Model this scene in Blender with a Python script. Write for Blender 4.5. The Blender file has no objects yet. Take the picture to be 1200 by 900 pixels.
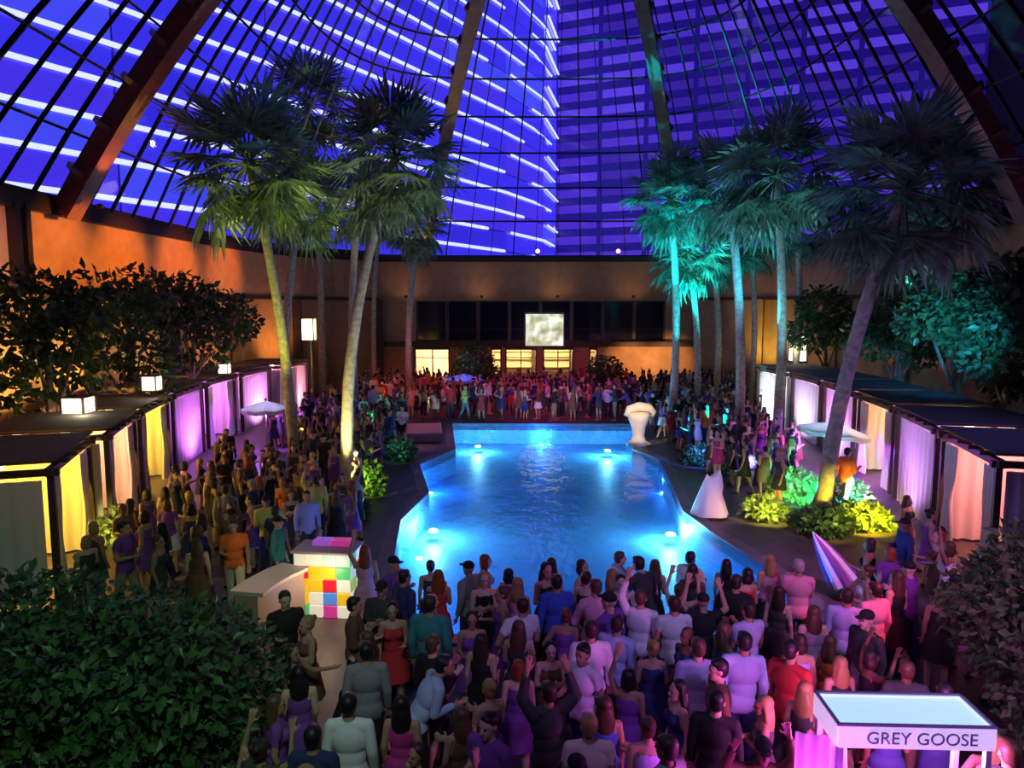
import bpy, bmesh, math, random
import numpy as np
from mathutils import Vector, Matrix

R = random.Random(11)
PI = math.pi
scene = bpy.context.scene
COL = scene.collection

# ------------------------------------------------------------------ camera
CAM_H, F_PX, PITCH = 5.7, 850.0, math.atan(90 / 850.0)
cam_data = bpy.data.cameras.new('camera')
cam_data.sensor_width = 36.0
cam_data.lens = 36.0 * F_PX / 1200.0
cam_data.clip_end = 600
cam = bpy.data.objects.new('camera', cam_data)
cam.location = (0, 0, CAM_H)
cam.rotation_euler = (PI / 2 - PITCH, 0, 0)
COL.objects.link(cam)
scene.camera = cam

# ------------------------------------------------------------------ night sky and exposure
world = bpy.data.worlds.new('night_sky')
scene.world = world
world.use_nodes = True
world.node_tree.nodes['Background'].inputs['Color'].default_value = (0.012, 0.008, 0.05, 1)
world.node_tree.nodes['Background'].inputs['Strength'].default_value = 0.35
scene.view_settings.view_transform = 'Standard'
scene.view_settings.look = 'None'
scene.view_settings.gamma = 1
scene.view_settings.use_curve_mapping = False
scene.view_settings.exposure = 0.0
scene.cycles.use_denoising = True
scene.cycles.max_bounces = 6
scene.cycles.transparent_max_bounces = 16
scene.cycles.sample_clamp_indirect = 4.0


def light(name, kind, loc, color, power, target=None, angle=60, blend=0.6, size=0.1):
    d = bpy.data.lights.new(name, kind)
    d.color = color
    d.energy = power
    if kind == 'SPOT':
        d.spot_size = math.radians(angle)
        d.spot_blend = blend
    if kind == 'AREA':
        d.size = size
    else:
        d.shadow_soft_size = size
    o = bpy.data.objects.new(name, d)
    o.location = loc
    if target is not None:
        o.rotation_euler = (Vector(target) - Vector(loc)).to_track_quat('-Z', 'Y').to_euler()
    COL.objects.link(o)
    return o


# big washes unseen, without fixtures, high over the camera side and the hall
light('purple_wash', 'SPOT', (6.5, 1.0, 9.5), (0.42, 0.25, 1.0), 1500, (4.2, 10.0, 1.0), 55, 0.9, 0.5)
light('violet_wash', 'SPOT', (-1.5, 2.0, 9.8), (0.62, 0.40, 1.0), 430, (1.5, 11.0, 1.0), 60, 0.9, 0.5)
light('magenta_wash', 'SPOT', (8.5, 5.0, 8.5), (1.0, 0.10, 0.65), 1400, (6.2, 11.5, 1.0), 46, 0.9, 0.4)
light('red_wash', 'SPOT', (0.6, 24.0, 9.0), (1.0, 0.12, 0.10), 1100, (-0.6, 11.6, 1.2), 26, 0.9, 0.4)
light('pink_wash', 'SPOT', (1.0, 26.0, 9.2), (1.0, 0.07, 0.45), 4500, (2.2, 41.0, 1.0), 40, 0.9, 0.4)
light('red_far_wash', 'SPOT', (-4.0, 28.0, 9.2), (1.0, 0.07, 0.10), 2400, (-5.0, 41.0, 1.2), 36, 0.9, 0.4)
light('amber_wash', 'SPOT', (-11.0, 8.0, 8.8), (1.0, 0.62, 0.25), 230, (-6.8, 18.0, 1.0), 50, 0.9, 0.4)
light('blue_wash', 'SPOT', (14.0, 12.0, 8.6), (0.30, 0.25, 1.0), 1100, (7.5, 20.0, 1.0), 60, 0.9, 0.4)
light('foliage_wash', 'SPOT', (-1.0, 1.5, 9.0), (0.55, 1.0, 0.60), 800, (-4.6, 7.5, 2.0), 60, 0.9, 0.4)
light('foliage_wash_right', 'SPOT', (7.0, 2.0, 9.0), (0.75, 0.85, 0.95), 420, (5.9, 8.6, 2.0), 50, 0.9, 0.4)


# ------------------------------------------------------------------ helpers
def ray(px, py):
    a, b = (px - 600) / F_PX, (450 - py) / F_PX
    c, s = math.cos(PITCH), math.sin(PITCH)
    return Vector((a, c + b * s, b * c - s))


def at_z(px, py, z=0.0):
    d = ray(px, py)
    return Vector((0, 0, CAM_H)) + d * ((z - CAM_H) / d.z)


def at_y(px, py, y):
    d = ray(px, py)
    return Vector((0, 0, CAM_H)) + d * (y / d.y)


def project(p):
    c, s = math.cos(PITCH), math.sin(PITCH)
    x, y, z = p[0], p[1], p[2] - CAM_H
    depth = y * c - z * s
    if depth < 0.1:
        return None
    return 600 + F_PX * x / depth, 450 - F_PX * (y * s + z * c) / depth, depth


_mats = {}


def mat(name, color, rough=0.6, metal=0.0, emit=None, strength=0.0, noise=0.0, scale=8.0, bump=0.0, sheen=0.0):
    if name in _mats:
        return _mats[name]
    m = bpy.data.materials.new(name)
    m.use_nodes = True
    nt = m.node_tree
    b = nt.nodes['Principled BSDF']
    b.inputs['Base Color'].default_value = (*color, 1)
    b.inputs['Roughness'].default_value = rough
    b.inputs['Metallic'].default_value = metal
    if noise or bump:
        tc = nt.nodes.new('ShaderNodeTexCoord')
        n = nt.nodes.new('ShaderNodeTexNoise')
        n.inputs['Scale'].default_value = scale
        n.inputs['Detail'].default_value = 4
        nt.links.new(tc.outputs['Object'], n.inputs['Vector'])
        if noise:
            r = nt.nodes.new('ShaderNodeValToRGB')
            r.color_ramp.elements[0].position = 0.3
            r.color_ramp.elements[1].position = 0.7
            r.color_ramp.elements[0].color = (*[c * (1 - noise) for c in color], 1)
            r.color_ramp.elements[1].color = (*[min(1, c * (1 + noise)) for c in color], 1)
            nt.links.new(n.outputs['Fac'], r.inputs['Fac'])
            nt.links.new(r.outputs['Color'], b.inputs['Base Color'])
        if bump:
            bp = nt.nodes.new('ShaderNodeBump')
            bp.inputs['Strength'].default_value = bump
            nt.links.new(n.outputs['Fac'], bp.inputs['Height'])
            nt.links.new(bp.outputs['Normal'], b.inputs['Normal'])
    if emit:
        b.inputs['Emission Color'].default_value = (*emit, 1)
        b.inputs['Emission Strength'].default_value = strength
    _mats[name] = m
    return m


def clear_mat(name, tint, gloss=0.08, rough=0.02, bump_scale=None, bump=0.1, fresnel=False):
    m = bpy.data.materials.new(name)
    m.use_nodes = True
    nt = m.node_tree
    nt.nodes.clear()
    out = nt.nodes.new('ShaderNodeOutputMaterial')
    mix = nt.nodes.new('ShaderNodeMixShader')
    tr = nt.nodes.new('ShaderNodeBsdfTransparent')
    tr.inputs['Color'].default_value = (*tint, 1)
    gl = nt.nodes.new('ShaderNodeBsdfGlossy')
    gl.inputs['Roughness'].default_value = rough
    mix.inputs[0].default_value = gloss
    if fresnel:
        fr = nt.nodes.new('ShaderNodeFresnel')
        fr.inputs['IOR'].default_value = 1.33
        nt.links.new(fr.outputs[0], mix.inputs[0])
    if bump_scale:
        tc = nt.nodes.new('ShaderNodeTexCoord')
        mp = nt.nodes.new('ShaderNodeMapping')
        mp.inputs['Scale'].default_value = (1.0, 0.55, 1.0)
        n = nt.nodes.new('ShaderNodeTexNoise')
        n.inputs['Scale'].default_value = bump_scale
        n.inputs['Detail'].default_value = 3
        bp = nt.nodes.new('ShaderNodeBump')
        bp.inputs['Strength'].default_value = bump
        bp.inputs['Distance'].default_value = 0.2
        nt.links.new(tc.outputs['Object'], mp.inputs['Vector'])
        nt.links.new(mp.outputs['Vector'], n.inputs['Vector'])
        nt.links.new(n.outputs['Fac'], bp.inputs['Height'])
        nt.links.new(bp.outputs['Normal'], gl.inputs['Normal'])
        if fresnel:
            nt.links.new(bp.outputs['Normal'], fr.inputs['Normal'])
    nt.links.new(tr.outputs[0], mix.inputs[1])
    nt.links.new(gl.outputs[0], mix.inputs[2])
    nt.links.new(mix.outputs[0], out.inputs['Surface'])
    return m


def leaf_mat(name, color, rough=0.5, var=0.45, glow=0.35):
    """leaves that pass some light through, with a colour of their own per clump"""
    m = bpy.data.materials.new(name)
    m.use_nodes = True
    nt = m.node_tree
    b = nt.nodes['Principled BSDF']
    b.inputs['Roughness'].default_value = rough
    tc = nt.nodes.new('ShaderNodeTexCoord')
    n = nt.nodes.new('ShaderNodeTexNoise')
    n.inputs['Scale'].default_value = 3.0
    r = nt.nodes.new('ShaderNodeValToRGB')
    r.color_ramp.elements[0].position = 0.35
    r.color_ramp.elements[1].position = 0.65
    r.color_ramp.elements[0].color = (*[c * (1 - var) for c in color], 1)
    r.color_ramp.elements[1].color = (*[min(1, c * (1 + var)) for c in color], 1)
    tl = nt.nodes.new('ShaderNodeBsdfTranslucent')
    mix = nt.nodes.new('ShaderNodeMixShader')
    mix.inputs[0].default_value = glow
    nt.links.new(tc.outputs['Object'], n.inputs['Vector'])
    nt.links.new(n.outputs['Fac'], r.inputs['Fac'])
    nt.links.new(r.outputs['Color'], b.inputs['Base Color'])
    nt.links.new(r.outputs['Color'], tl.inputs['Color'])
    nt.links.new(b.outputs[0], mix.inputs[1])
    nt.links.new(tl.outputs[0], mix.inputs[2])
    nt.links.new(mix.outputs[0], nt.nodes['Material Output'].inputs['Surface'])
    return m


def link(name, me, parent=None, m=None):
    o = bpy.data.objects.new(name, me)
    if m is not None:
        if len(me.materials) == 0:
            me.materials.append(m)
        elif me.materials[0] is not m:
            o.material_slots[0].link = 'OBJECT'
            o.material_slots[0].material = m
    if parent is not None:
        o.parent = parent
    COL.objects.link(o)
    return o


def tag(o, label=None, cat=None, group=None, kind=None):
    for k, v in (('label', label), ('category', cat), ('group', group), ('kind', kind)):
        if v:
            o[k] = v
    return o


def empty(name, loc, rz=0.0):
    o = bpy.data.objects.new(name, None)
    o.location = loc
    o.rotation_euler = (0, 0, rz)
    o.empty_display_size = 0.2
    COL.objects.link(o)
    return o


def copy_tree(o, parent=None):
    kids = list(o.children)
    c = o.copy()
    COL.objects.link(c)
    c.parent = parent
    for k in kids:
        copy_tree(k, c)
    return c


class MB:
    """gathers verts and faces for ONE mesh"""

    def __init__(self):
        self.v, self.f, self.mi = [], [], []

    def add(self, v, f, mi=0):
        n = len(self.v)
        self.v += [tuple(p) for p in v]
        self.f += [tuple(i + n for i in q) for q in f]
        self.mi += [mi] * len(f)
        return self

    def box(self, c, s, rz=0.0, mi=0, bevel=0.0):
        x, y, z = s[0] / 2, s[1] / 2, s[2] / 2
        cr, sr = math.cos(rz), math.sin(rz)
        v = []
        if bevel:
            b = min(bevel, x * .9, y * .9, z * .9)
            for (dx, dy, dz) in ((0, 0, -z), (b, b, -z + b), (b, b, z - b), (0, 0, z)):
                ins = b if dx == 0 else 0
                for (u, w) in ((-1, -1), (1, -1), (1, 1), (-1, 1)):
                    v.append((u * (x - ins), w * (y - ins), dz))
            f = [(3, 2, 1, 0), (12, 13, 14, 15)]
            for k in range(3):
                for j in range(4):
                    a, e = k * 4 + j, k * 4 + (j + 1) % 4
                    f.append((a, e, e + 4, a + 4))
        else:
            v = [(u * x, w * y, t * z) for t in (-1, 1) for (u, w) in ((-1, -1), (1, -1), (1, 1), (-1, 1))]
            f = [(3, 2, 1, 0), (4, 5, 6, 7), (0, 1, 5, 4), (1, 2, 6, 5), (2, 3, 7, 6), (3, 0, 4, 7)]
        v = [(c[0] + p[0] * cr - p[1] * sr, c[1] + p[0] * sr + p[1] * cr, c[2] + p[2]) for p in v]
        return self.add(v, f, mi)

    def tube(self, pts, radii, n=8, mi=0, cap=True, squash=(1, 1)):
        pts = [Vector(p) for p in pts]
        if not hasattr(radii, '__len__'):
            radii = [radii] * len(pts)
        v, f = [], []
        up = None
        for i, p in enumerate(pts):
            d = (pts[min(i + 1, len(pts) - 1)] - pts[max(i - 1, 0)]).normalized()
            if up is None:
                up = Vector((0, 0, 1)) if abs(d.z) < 0.9 else Vector((0, 1, 0))
            a = d.cross(up)
            a = a.normalized() if a.length > 1e-6 else Vector((1, 0, 0))
            b = a.cross(d).normalized()
            up = b
            for k in range(n):
                t = 2 * PI * k / n
                v.append(p + a * (math.cos(t) * radii[i] * squash[0]) + b * (math.sin(t) * radii[i] * squash[1]))
        for i in range(len(pts) - 1):
            for k in range(n):
                f.append((i * n + k, i * n + (k + 1) % n, (i + 1) * n + (k + 1) % n, (i + 1) * n + k))
        if cap:
            f.append(tuple(range(n - 1, -1, -1)))
            f.append(tuple((len(pts) - 1) * n + k for k in range(n)))
        return self.add(v, f, mi)

    def lathe(self, prof, n=16, c=(0, 0, 0), mi=0):
        v, f = [], []
        for (r, z) in prof:
            for k in range(n):
                t = 2 * PI * k / n
                v.append((c[0] + r * math.cos(t), c[1] + r * math.sin(t), c[2] + z))
        for i in range(len(prof) - 1):
            for k in range(n):
                f.append((i * n + k, i * n + (k + 1) % n, (i + 1) * n + (k + 1) % n, (i + 1) * n + k))
        f.append(tuple(range(n - 1, -1, -1)))
        f.append(tuple((len(prof) - 1) * n + k for k in range(n)))
        return self.add(v, f, mi)

    def ball(self, c, r, nu=10, nv=7, mi=0, rot=None):
        if not hasattr(r, '__len__'):
            r = (r, r, r)
        v = [(0, 0, -1)]
        for i in range(1, nv):
            t = PI * i / nv - PI / 2
            for k in range(nu):
                a = 2 * PI * k / nu
                v.append((math.cos(t) * math.cos(a), math.cos(t) * math.sin(a), math.sin(t)))
        v.append((0, 0, 1))
        f = []
        for k in range(nu):
            f.append((0, 1 + (k + 1) % nu, 1 + k))
            f.append((len(v) - 1, 1 + (nv - 2) * nu + k, 1 + (nv - 2) * nu + (k + 1) % nu))
        for i in range(nv - 2):
            for k in range(nu):
                f.append((1 + i * nu + k, 1 + i * nu + (k + 1) % nu, 1 + (i + 1) * nu + (k + 1) % nu, 1 + (i + 1) * nu + k))
        w = []
        for p in v:
            q = Vector((p[0] * r[0], p[1] * r[1], p[2] * r[2]))
            if rot is not None:
                q = rot @ q
            w.append(q + Vector(c))
        return self.add(w, f, mi)

    def mesh(self, name, mats=(), smooth=False):
        me = bpy.data.meshes.new(name)
        me.from_pydata(self.v, [], self.f)
        for m in mats:
            me.materials.append(m)
        if any(self.mi):
            me.polygons.foreach_set('material_index', self.mi)
        if smooth:
            me.polygons.foreach_set('use_smooth', [True] * len(self.f))
        me.update()
        return me

    def obj(self, name, m, parent=None, smooth=False):
        return link(name, self.mesh(name, [m] if m else [], smooth), parent)


# ------------------------------------------------------------------ shared materials
M_floor = mat('deck_stone', (0.12, 0.09, 0.09), 0.45, noise=0.25, scale=3)
M_plaster = mat('tan_plaster', (0.50, 0.29, 0.16), 0.8, noise=0.12, scale=2)
M_dark = mat('dark_bronze', (0.035, 0.022, 0.024), 0.45, 0.3)
M_rib = mat('brown_steel', (0.30, 0.13, 0.09), 0.5, 0.1, noise=0.25, scale=3)
M_wood = mat('dark_wood', (0.06, 0.035, 0.02), 0.55, noise=0.3, scale=6)
M_white = mat('white_canvas', (0.80, 0.78, 0.76), 0.9)
M_drape = mat('white_drape', (0.80, 0.74, 0.72), 0.9)
M_cream = mat('cream_wall', (0.75, 0.62, 0.40), 0.8)
M_black = mat('black_paint', (0.012, 0.012, 0.014), 0.4)
M_glass = clear_mat('dome_glass', (0.96, 0.97, 1.0), 0.03)
M_dglass = mat('dark_window_glass', (0.012, 0.012, 0.03), 0.08)
M_water = clear_mat('pool_water', (0.72, 0.93, 1.0), 0.1, 0.03, 1.6, 0.35, True)
M_pool = mat('pool_plaster', (0.22, 0.55, 0.88), 0.5, noise=0.06, scale=2)
M_trunk = mat('palm_trunk', (0.42, 0.36, 0.26), 0.85, noise=0.35, scale=7, bump=0.4)
M_bark = mat('tree_bark', (0.20, 0.14, 0.10), 0.85, noise=0.3, scale=6)
M_frond = leaf_mat('palm_frond', (0.17, 0.25, 0.15))
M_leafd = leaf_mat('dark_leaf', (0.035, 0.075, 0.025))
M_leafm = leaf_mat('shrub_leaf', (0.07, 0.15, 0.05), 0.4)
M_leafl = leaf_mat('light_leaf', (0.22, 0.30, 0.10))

# ================================================================== THE SETTING
CX, CY, AX, AY = 1.6, 22.0, 17.0, 28.0


def plan(u):
    c, s = math.cos(u), math.sin(u)
    return CX + AX * math.copysign(abs(c) ** 0.5, c), CY + AY * math.copysign(abs(s) ** 0.5, s)


# the room's outline, resampled to even steps
_raw = [plan(2 * PI * i / 4000) for i in range(4001)]
_len = [0.0]
for i in range(4000):
    _len.append(_len[-1] + math.dist(_raw[i], _raw[i + 1]))
N_MER = 104


def along(k):
    want = (k % N_MER) / N_MER * _len[-1]
    lo, hi = 0, 4000
    while hi - lo > 1:
        mid = (lo + hi) // 2
        if _len[mid] <= want:
            lo = mid
        else:
            hi = mid
    t = (want - _len[lo]) / max(1e-9, _len[hi] - _len[lo])
    return tuple(_raw[lo][j] * (1 - t) + _raw[hi][j] * t for j in (0, 1))


# ---- pool outline (deck level, anticlockwise from the far left corner)
far_px = [(530, 497), (752, 498)]
POOL_PX_RIGHT = [(752, 498), (741, 527), (772, 539), (787, 568), (800, 600), (838, 628), (892, 662)]
POOL_PX_LEFT = [(530, 497), (534, 527), (492, 545), (503, 578), (470, 611)]
right = [at_z(*p)[:2] for p in POOL_PX_RIGHT] + [(5.7, 13.6), (5.3, 12.6), (4.2, 12.1)]
left = [at_z(*p)[:2] for p in POOL_PX_LEFT] + [(-2.55, 14.6), (-2.45, 12.9), (-1.6, 12.1)]
POOL = [tuple(p) for p in left] + [tuple(p) for p in reversed(right)]   # anticlockwise: left side down, near, right side up


def inset(poly, d):
    out = []
    n = len(poly)
    for i in range(n):
        a, b, c = Vector(poly[i - 1]), Vector(poly[i]), Vector(poly[(i + 1) % n])
        n1, n2 = (b - a).normalized(), (c - b).normalized()
        n1, n2 = Vector((-n1.y, n1.x)), Vector((-n2.y, n2.x))
        m = (n1 + n2)
        m = m / max(0.35, m.length_squared / 2) if m.length > 1e-4 else n1
        out.append((b.x + m.x * d * 1.0, b.y + m.y * d))
    return out


def inside(p, poly):
    x, y = p[0], p[1]
    r = False
    for i in range(len(poly)):
        (x1, y1), (x2, y2) = poly[i - 1], poly[i]
        if (y1 > y) != (y2 > y) and x < (x2 - x1) * (y - y1) / (y2 - y1) + x1:
            r = not r
    return r


def flat_fill(name, loops, z, m, parent=None, depth=0.0):
    cu = bpy.data.curves.new(name, 'CURVE')
    cu.dimensions = '2D'
    cu.fill_mode = 'BOTH'
    cu.extrude = depth / 2
    for lp in loops:
        s = cu.splines.new('POLY')
        s.points.add(len(lp) - 1)
        for i, p in enumerate(lp):
            s.points[i].co = (p[0], p[1], 0, 1)
        s.use_cyclic_u = True
    tmp = bpy.data.objects.new(name + '_tmp', cu)
    COL.objects.link(tmp)
    dg = bpy.context.evaluated_depsgraph_get()
    me = bpy.data.meshes.new_from_object(tmp.evaluated_get(dg))
    bpy.data.objects.remove(tmp)
    me.name = name
    me.materials.clear()
    me.materials.append(m)
    o = link(name, me, parent)
    o.location.z = z - depth / 2
    return o


outline = [along(k) for k in range(N_MER)]
COPING_OUT = inset(POOL, -0.34)
floor = flat_fill('floor', [outline, COPING_OUT], 0.0, M_floor, None, 0.3)
tag(floor, 'brown stone pool deck under the crowd', None, None, 'structure')

pool = empty('swimming_pool', (1.4, 24, 0))
tag(pool, 'glowing blue swimming pool with stepped sides in the middle of the hall', 'pool')
pool.location = (0, 0, 0)
mb = MB()
n = len(POOL)
DEPTH = 0.95
v = [(p[0], p[1], -0.02) for p in POOL] + [(p[0], p[1], -DEPTH) for p in POOL]
mb.add(v, [(i, i + n, (i + 1) % n + n, (i + 1) % n) for i in range(n)])
basin = mb.obj('basin_side', M_pool, pool)
flat_fill('basin_floor', [POOL], -DEPTH, M_pool, pool, 0.1)
flat_fill('coping', [COPING_OUT, POOL], 0.04, mat('coping_stone', (0.22, 0.16, 0.20), 0.5, noise=0.2, scale=4), pool, 0.34)
flat_fill('water', [POOL], -0.06, M_water, pool, 0.0)
lens = mat('pool_lens', (1, 1, 1), 0.3, emit=(0.55, 0.88, 1.0), strength=9)


def pool_lamp(px, py, power, toward, rad=0.13, h=0.55):
    p = at_z(px, py, -DEPTH + 0.3)
    MB().lathe([(0.02, -0.02), (rad, -0.01), (rad * 1.05, 0.02), (rad * 0.8, 0.05), (0.02, 0.06)], 14, (p.x, p.y, p.z - 0.02)).obj('pool_lamp', lens, pool)
    light('pool_light', 'POINT', (p.x, p.y, p.z + 0.16), (0.22, 0.68, 1.0), power * 1.6, None, size=0.12)


pool_lamp(508, 622, 190, None)
pool_lamp(786, 626, 190, None)
pool_lamp(560, 523, 190, None)
pool_lamp(712, 528, 190, None)
pool_lamp(585, 505, 150, None)
for (x, y, e) in ((-2.25, 13.6, 330), (0.0, 12.35, 330), (2.4, 12.35, 330), (4.6, 12.7, 330), (-2.45, 18.6, 260), (5.1, 18.6, 260), (1.4, 34.6, 420), (5.4, 25.4, 300), (-2.9, 25.4, 300)):  # added fill lamps round the basin, to brighten the water evenly
    MB().lathe([(0.02, 0), (0.09, 0.01), (0.09, 0.04), (0.02, 0.06)], 12, (x, y, -DEPTH + 0.02)).obj('pool_lamp', lens, pool)
    light('pool_light', 'POINT', (x, y, -0.45), (0.03, 0.23, 1.0), e * 0.42, None, size=0.06)

# ---- walls that follow the outline
Z_RING = 9.1


def curved_wall(name, ks, z0, z1, m, thick=0.35, parent=None, label=None, out=0.0):
    mb = MB()
    pts = []
    for k in ks:
        x, y = along(k)
        d = Vector((x - CX, y - CY)).normalized()
        pts.append(((x + d.x * out, y + d.y * out), (x + d.x * (thick + out), y + d.y * (thick + out))))
    v = []
    for (a, b) in pts:
        v += [(a[0], a[1], z0), (a[0], a[1], z1), (b[0], b[1], z1), (b[0], b[1], z0)]
    f = []
    for i in range(len(pts) - 1):
        for j in range(4):
            f.append((i * 4 + j, (i + 1) * 4 + j, (i + 1) * 4 + (j + 1) % 4, i * 4 + (j + 1) % 4))
    e = (len(pts) - 1) * 4
    f += [(0, 1, 2, 3), (e + 3, e + 2, e + 1, e)]
    mb.add(v, f)
    o = mb.obj(name, m, parent)
    if parent is None:
        tag(o, label, None, None, 'structure')
    return o


K = {}
back_ks = [k for k in range(N_MER) if along(k)[1] > 48.6]
K0, K1 = min(back_ks), max(back_ks)           # right end, left end of the back wall
K_RIGHT = [k for k in range(-40, K0 + 1) if along(k)[1] > -3 and along(k)[0] > CX]
K_LEFT = [k for k in range(K1, N_MER) if along(k)[1] > -3 and along(k)[0] < CX]
wl_low = curved_wall('wall_left', K_LEFT, 0, 6.3, M_plaster, label='tan lower side wall behind the palms and cabanas', out=0.25)
curved_wall('parapet', K_LEFT, 6.3, 8.75, M_plaster, 0.6, wl_low)
wr_low = curved_wall('wall_right', K_RIGHT, 0, 6.3, M_plaster, label='tan side wall behind the cyan palms', out=0.25)
curved_wall('parapet', K_RIGHT, 6.3, 8.75, M_plaster, 0.6, wr_low)
# dark ledge mouldings
for par, ks in ((wl_low, K_LEFT), (wr_low, K_RIGHT)):
    curved_wall('moulding', ks, 6.15, 6.35, M_wood, 0.7, par, out=-0.15)
    curved_wall('ledge', ks, 8.75, 9.4, M_dark, 0.9, par, out=-0.25)
# pilasters on the side walls
for par, ks in ((wl_low, K_LEFT[::4]), (wr_low, K_RIGHT[::4])):
    for k in ks:
        x, y = along(k)
        a = math.atan2(y - CY, x - CX)
        MB().box((x, y, 3.1), (0.5, 0.5, 6.2), a).obj('pilaster', M_wood if par is wl_low else M_plaster, par)
# two slim dark posts against the near left parapet
for px in (22, 46):
    p = at_y(px, 275, 22.6)
    MB().box((-15.25, p.y + (px - 22) * 0.02, 7.7), (0.3, 0.24, 2.4)).obj('post', M_dark, wl_low)

# ---- back wall: parapet, gallery windows, open bar at the ground floor
YB = 49.6
xb0, xb1 = along(K1)[0] - 0.7, along(K0)[0] + 0.7
wb = MB().box(((xb0 + xb1) / 2, YB + 0.3, 7.5), (xb1 - xb0, 0.6, 2.5)).obj('wall_back', M_plaster)
tag(wb, 'tan back wall with a dark glazed gallery above the lit bar openings', None, None, 'structure')
MB().box(((xb0 + xb1) / 2, YB + 0.1, 8.92), (xb1 - xb0, 1.0, 0.36)).obj('ledge', M_dark, wb)
MB().box(((xb0 + xb1) / 2, YB + 0.1, 6.22), (xb1 - xb0, 0.8, 0.16)).obj('moulding', M_plaster, wb)
MB().box(((xb0 + xb1) / 2, YB + 0.1, 3.2), (xb1 - xb0, 0.9, 0.35)).obj('moulding', M_wood, wb)
MB().box(((xb0 + xb1) / 2, YB + 1.3, 4.8), (xb1 - xb0, 0.1, 3.0)).obj('gallery_back', M_dark, wb)
# ground floor: solid pieces between the openings (px spans on the wall)
opens = [(486, 527), (575, 588), (592, 629), (636, 672), (690, 700)]
ox = [(at_y(a, 420, YB).x, at_y(b, 420, YB).x) for a, b in opens]
cur = xb0
for (a, b) in ox + [(xb1, xb1)]:
    if a - cur > 0.05:
        MB().box(((cur + a) / 2, YB + 0.25, 1.52), (a - cur, 0.5, 3.04)).obj('wall_panel', M_plaster, wb)
    cur = b
for i, (a, b) in enumerate(ox):
    w = b - a
    MB().box(((a + b) / 2, YB + 0.25, 2.92), (w, 0.5, 0.24)).obj('lintel', M_wood, wb)
    MB().box((a + 0.05, YB + 0.2, 1.4), (0.1, 0.56, 2.8)).obj('door_jamb', M_wood, wb)
    MB().box((b - 0.05, YB + 0.2, 1.4), (0.1, 0.56, 2.8)).obj('door_jamb', M_wood, wb)
# the room behind the openings
MB().box(((xb0 + xb1) / 2, YB + 4.0, 1.5), (xb1 - xb0, 0.2, 3.2)).obj('bar_room_back', M_cream, wb)
MB().box(((xb0 + xb1) / 2, YB + 2.2, 3.15), (xb1 - xb0, 3.8, 0.1)).obj('bar_room_ceiling', M_cream, wb)
MB().box(((xb0 + xb1) / 2, YB + 2.2, -0.05), (xb1 - xb0, 3.8, 0.1)).obj('bar_room_floor', M_floor, wb)
for j, z in enumerate((1.25, 1.85, 2.4)):
    MB().box((3.2, YB + 3.78, z), (9.0, 0.24, 0.06)).obj('back_bar_shelf', M_wood, wb)
MB().box((3.2, YB + 2.9, 0.55), (8.6, 0.6, 1.1)).obj('bar_counter', M_wood, wb)
for x in (-3.6, -2.0, 1.6, 4.4):
    MB().box((x, YB + 3.8, 1.6), (0.35, 0.2, 2.4)).obj('back_bar_panel', M_wood, wb)
for (a, b) in ox[2:4] + ox[:1]:
    MB().box(((a + b) / 2, YB + 0.2, 1.4), (0.07, 0.12, 2.8)).obj('door_mullion', M_wood, wb)
    MB().box(((a + b) / 2, YB + 0.2, 2.25), (b - a, 0.12, 0.06)).obj('door_rail', M_wood, wb)
for (a, b) in ox:
    light('bar_room_lamp', 'POINT', ((a + b) / 2, YB + 2.0, 2.5), (1.0, 0.74, 0.32), 260 if b - a > 1 else 60, None, size=0.2)
light('bar_room_lamp', 'POINT', ((ox[0][0] + ox[0][1]) / 2, YB + 1.6, 1.8), (1.0, 0.86, 0.62), 330, None, size=0.2)
# gallery windows
gx0, gx1 = at_y(487, 380, YB).x, at_y(780, 380, YB).x
nwin = 8
ww = (gx1 - gx0) / nwin
xs_extra = [(xb0, gx0), (gx1, xb1)]
for (a, b) in xs_extra:
    MB().box(((a + b) / 2, YB + 0.3, 4.75), (b - a, 0.5, 2.8)).obj('wall_panel', M_plaster, wb)
for i in range(nwin):
    xc = gx0 + ww * (i + 0.5)
    w = empty('window_%d' % (i + 1), (xc, YB + 0.2, 4.75))
    tag(w, None, None, None, 'structure')
    MB().box((0, 0.12, 0), (ww - 0.16, 0.04, 2.7)).obj('pane', M_dglass, w)
    mbf = MB()
    for s in (-1, 1):
        mbf.box((s * (ww / 2 - 0.06), 0, 0), (0.12, 0.22, 2.8))
        mbf.box((0, 0, s * 1.36), (ww, 0.2, 0.1))
    mbf.obj('window_frame', mat('window_bronze', (0.10, 0.06, 0.05), 0.5), w)
    MB().box((0, 0.05, -0.55), (ww - 0.2, 0.08, 0.06)).obj('glazing_bar', M_dark, w)

# ---- glass dome: ribs, mullions, purlins and panes, all parts of the ceiling
dome = empty('ceiling', (CX, CY, Z_RING))
tag(dome, 'glass dome of dark steel ribs and rings over the hall', None, None, 'structure')
dome.location = (0, 0, 0)
HD, PW = 13.0, 1.9


def dpt(k, t, lift=0.0):
    x, y = along(k)
    s = 1 - t
    z = Z_RING + HD * (1 - s ** PW)
    p = Vector((CX + (x - CX) * s, CY + (y - CY) * s, z))
    if lift:
        d = Vector((x - CX, y - CY, 0)).normalized()
        p += Vector((d.x * lift * 0.6, d.y * lift * 0.6, lift * 0.8))
    return p


RINGS = [0.0, 0.09, 0.17, 0.25, 0.33, 0.41, 0.49, 0.57, 0.65, 0.74, 0.84]
vis_k = [k for k in range(N_MER) if along(k)[1] > -1.0]


def angle_k(px, py):
    """the meridian whose foot shows at this pixel of the ring"""
    best = min([k + j / 8 for k in vis_k for j in range(8)], key=lambda k: abs((project(dpt(k, 0.0)) or (9e9,))[0] - px))
    return best


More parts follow.
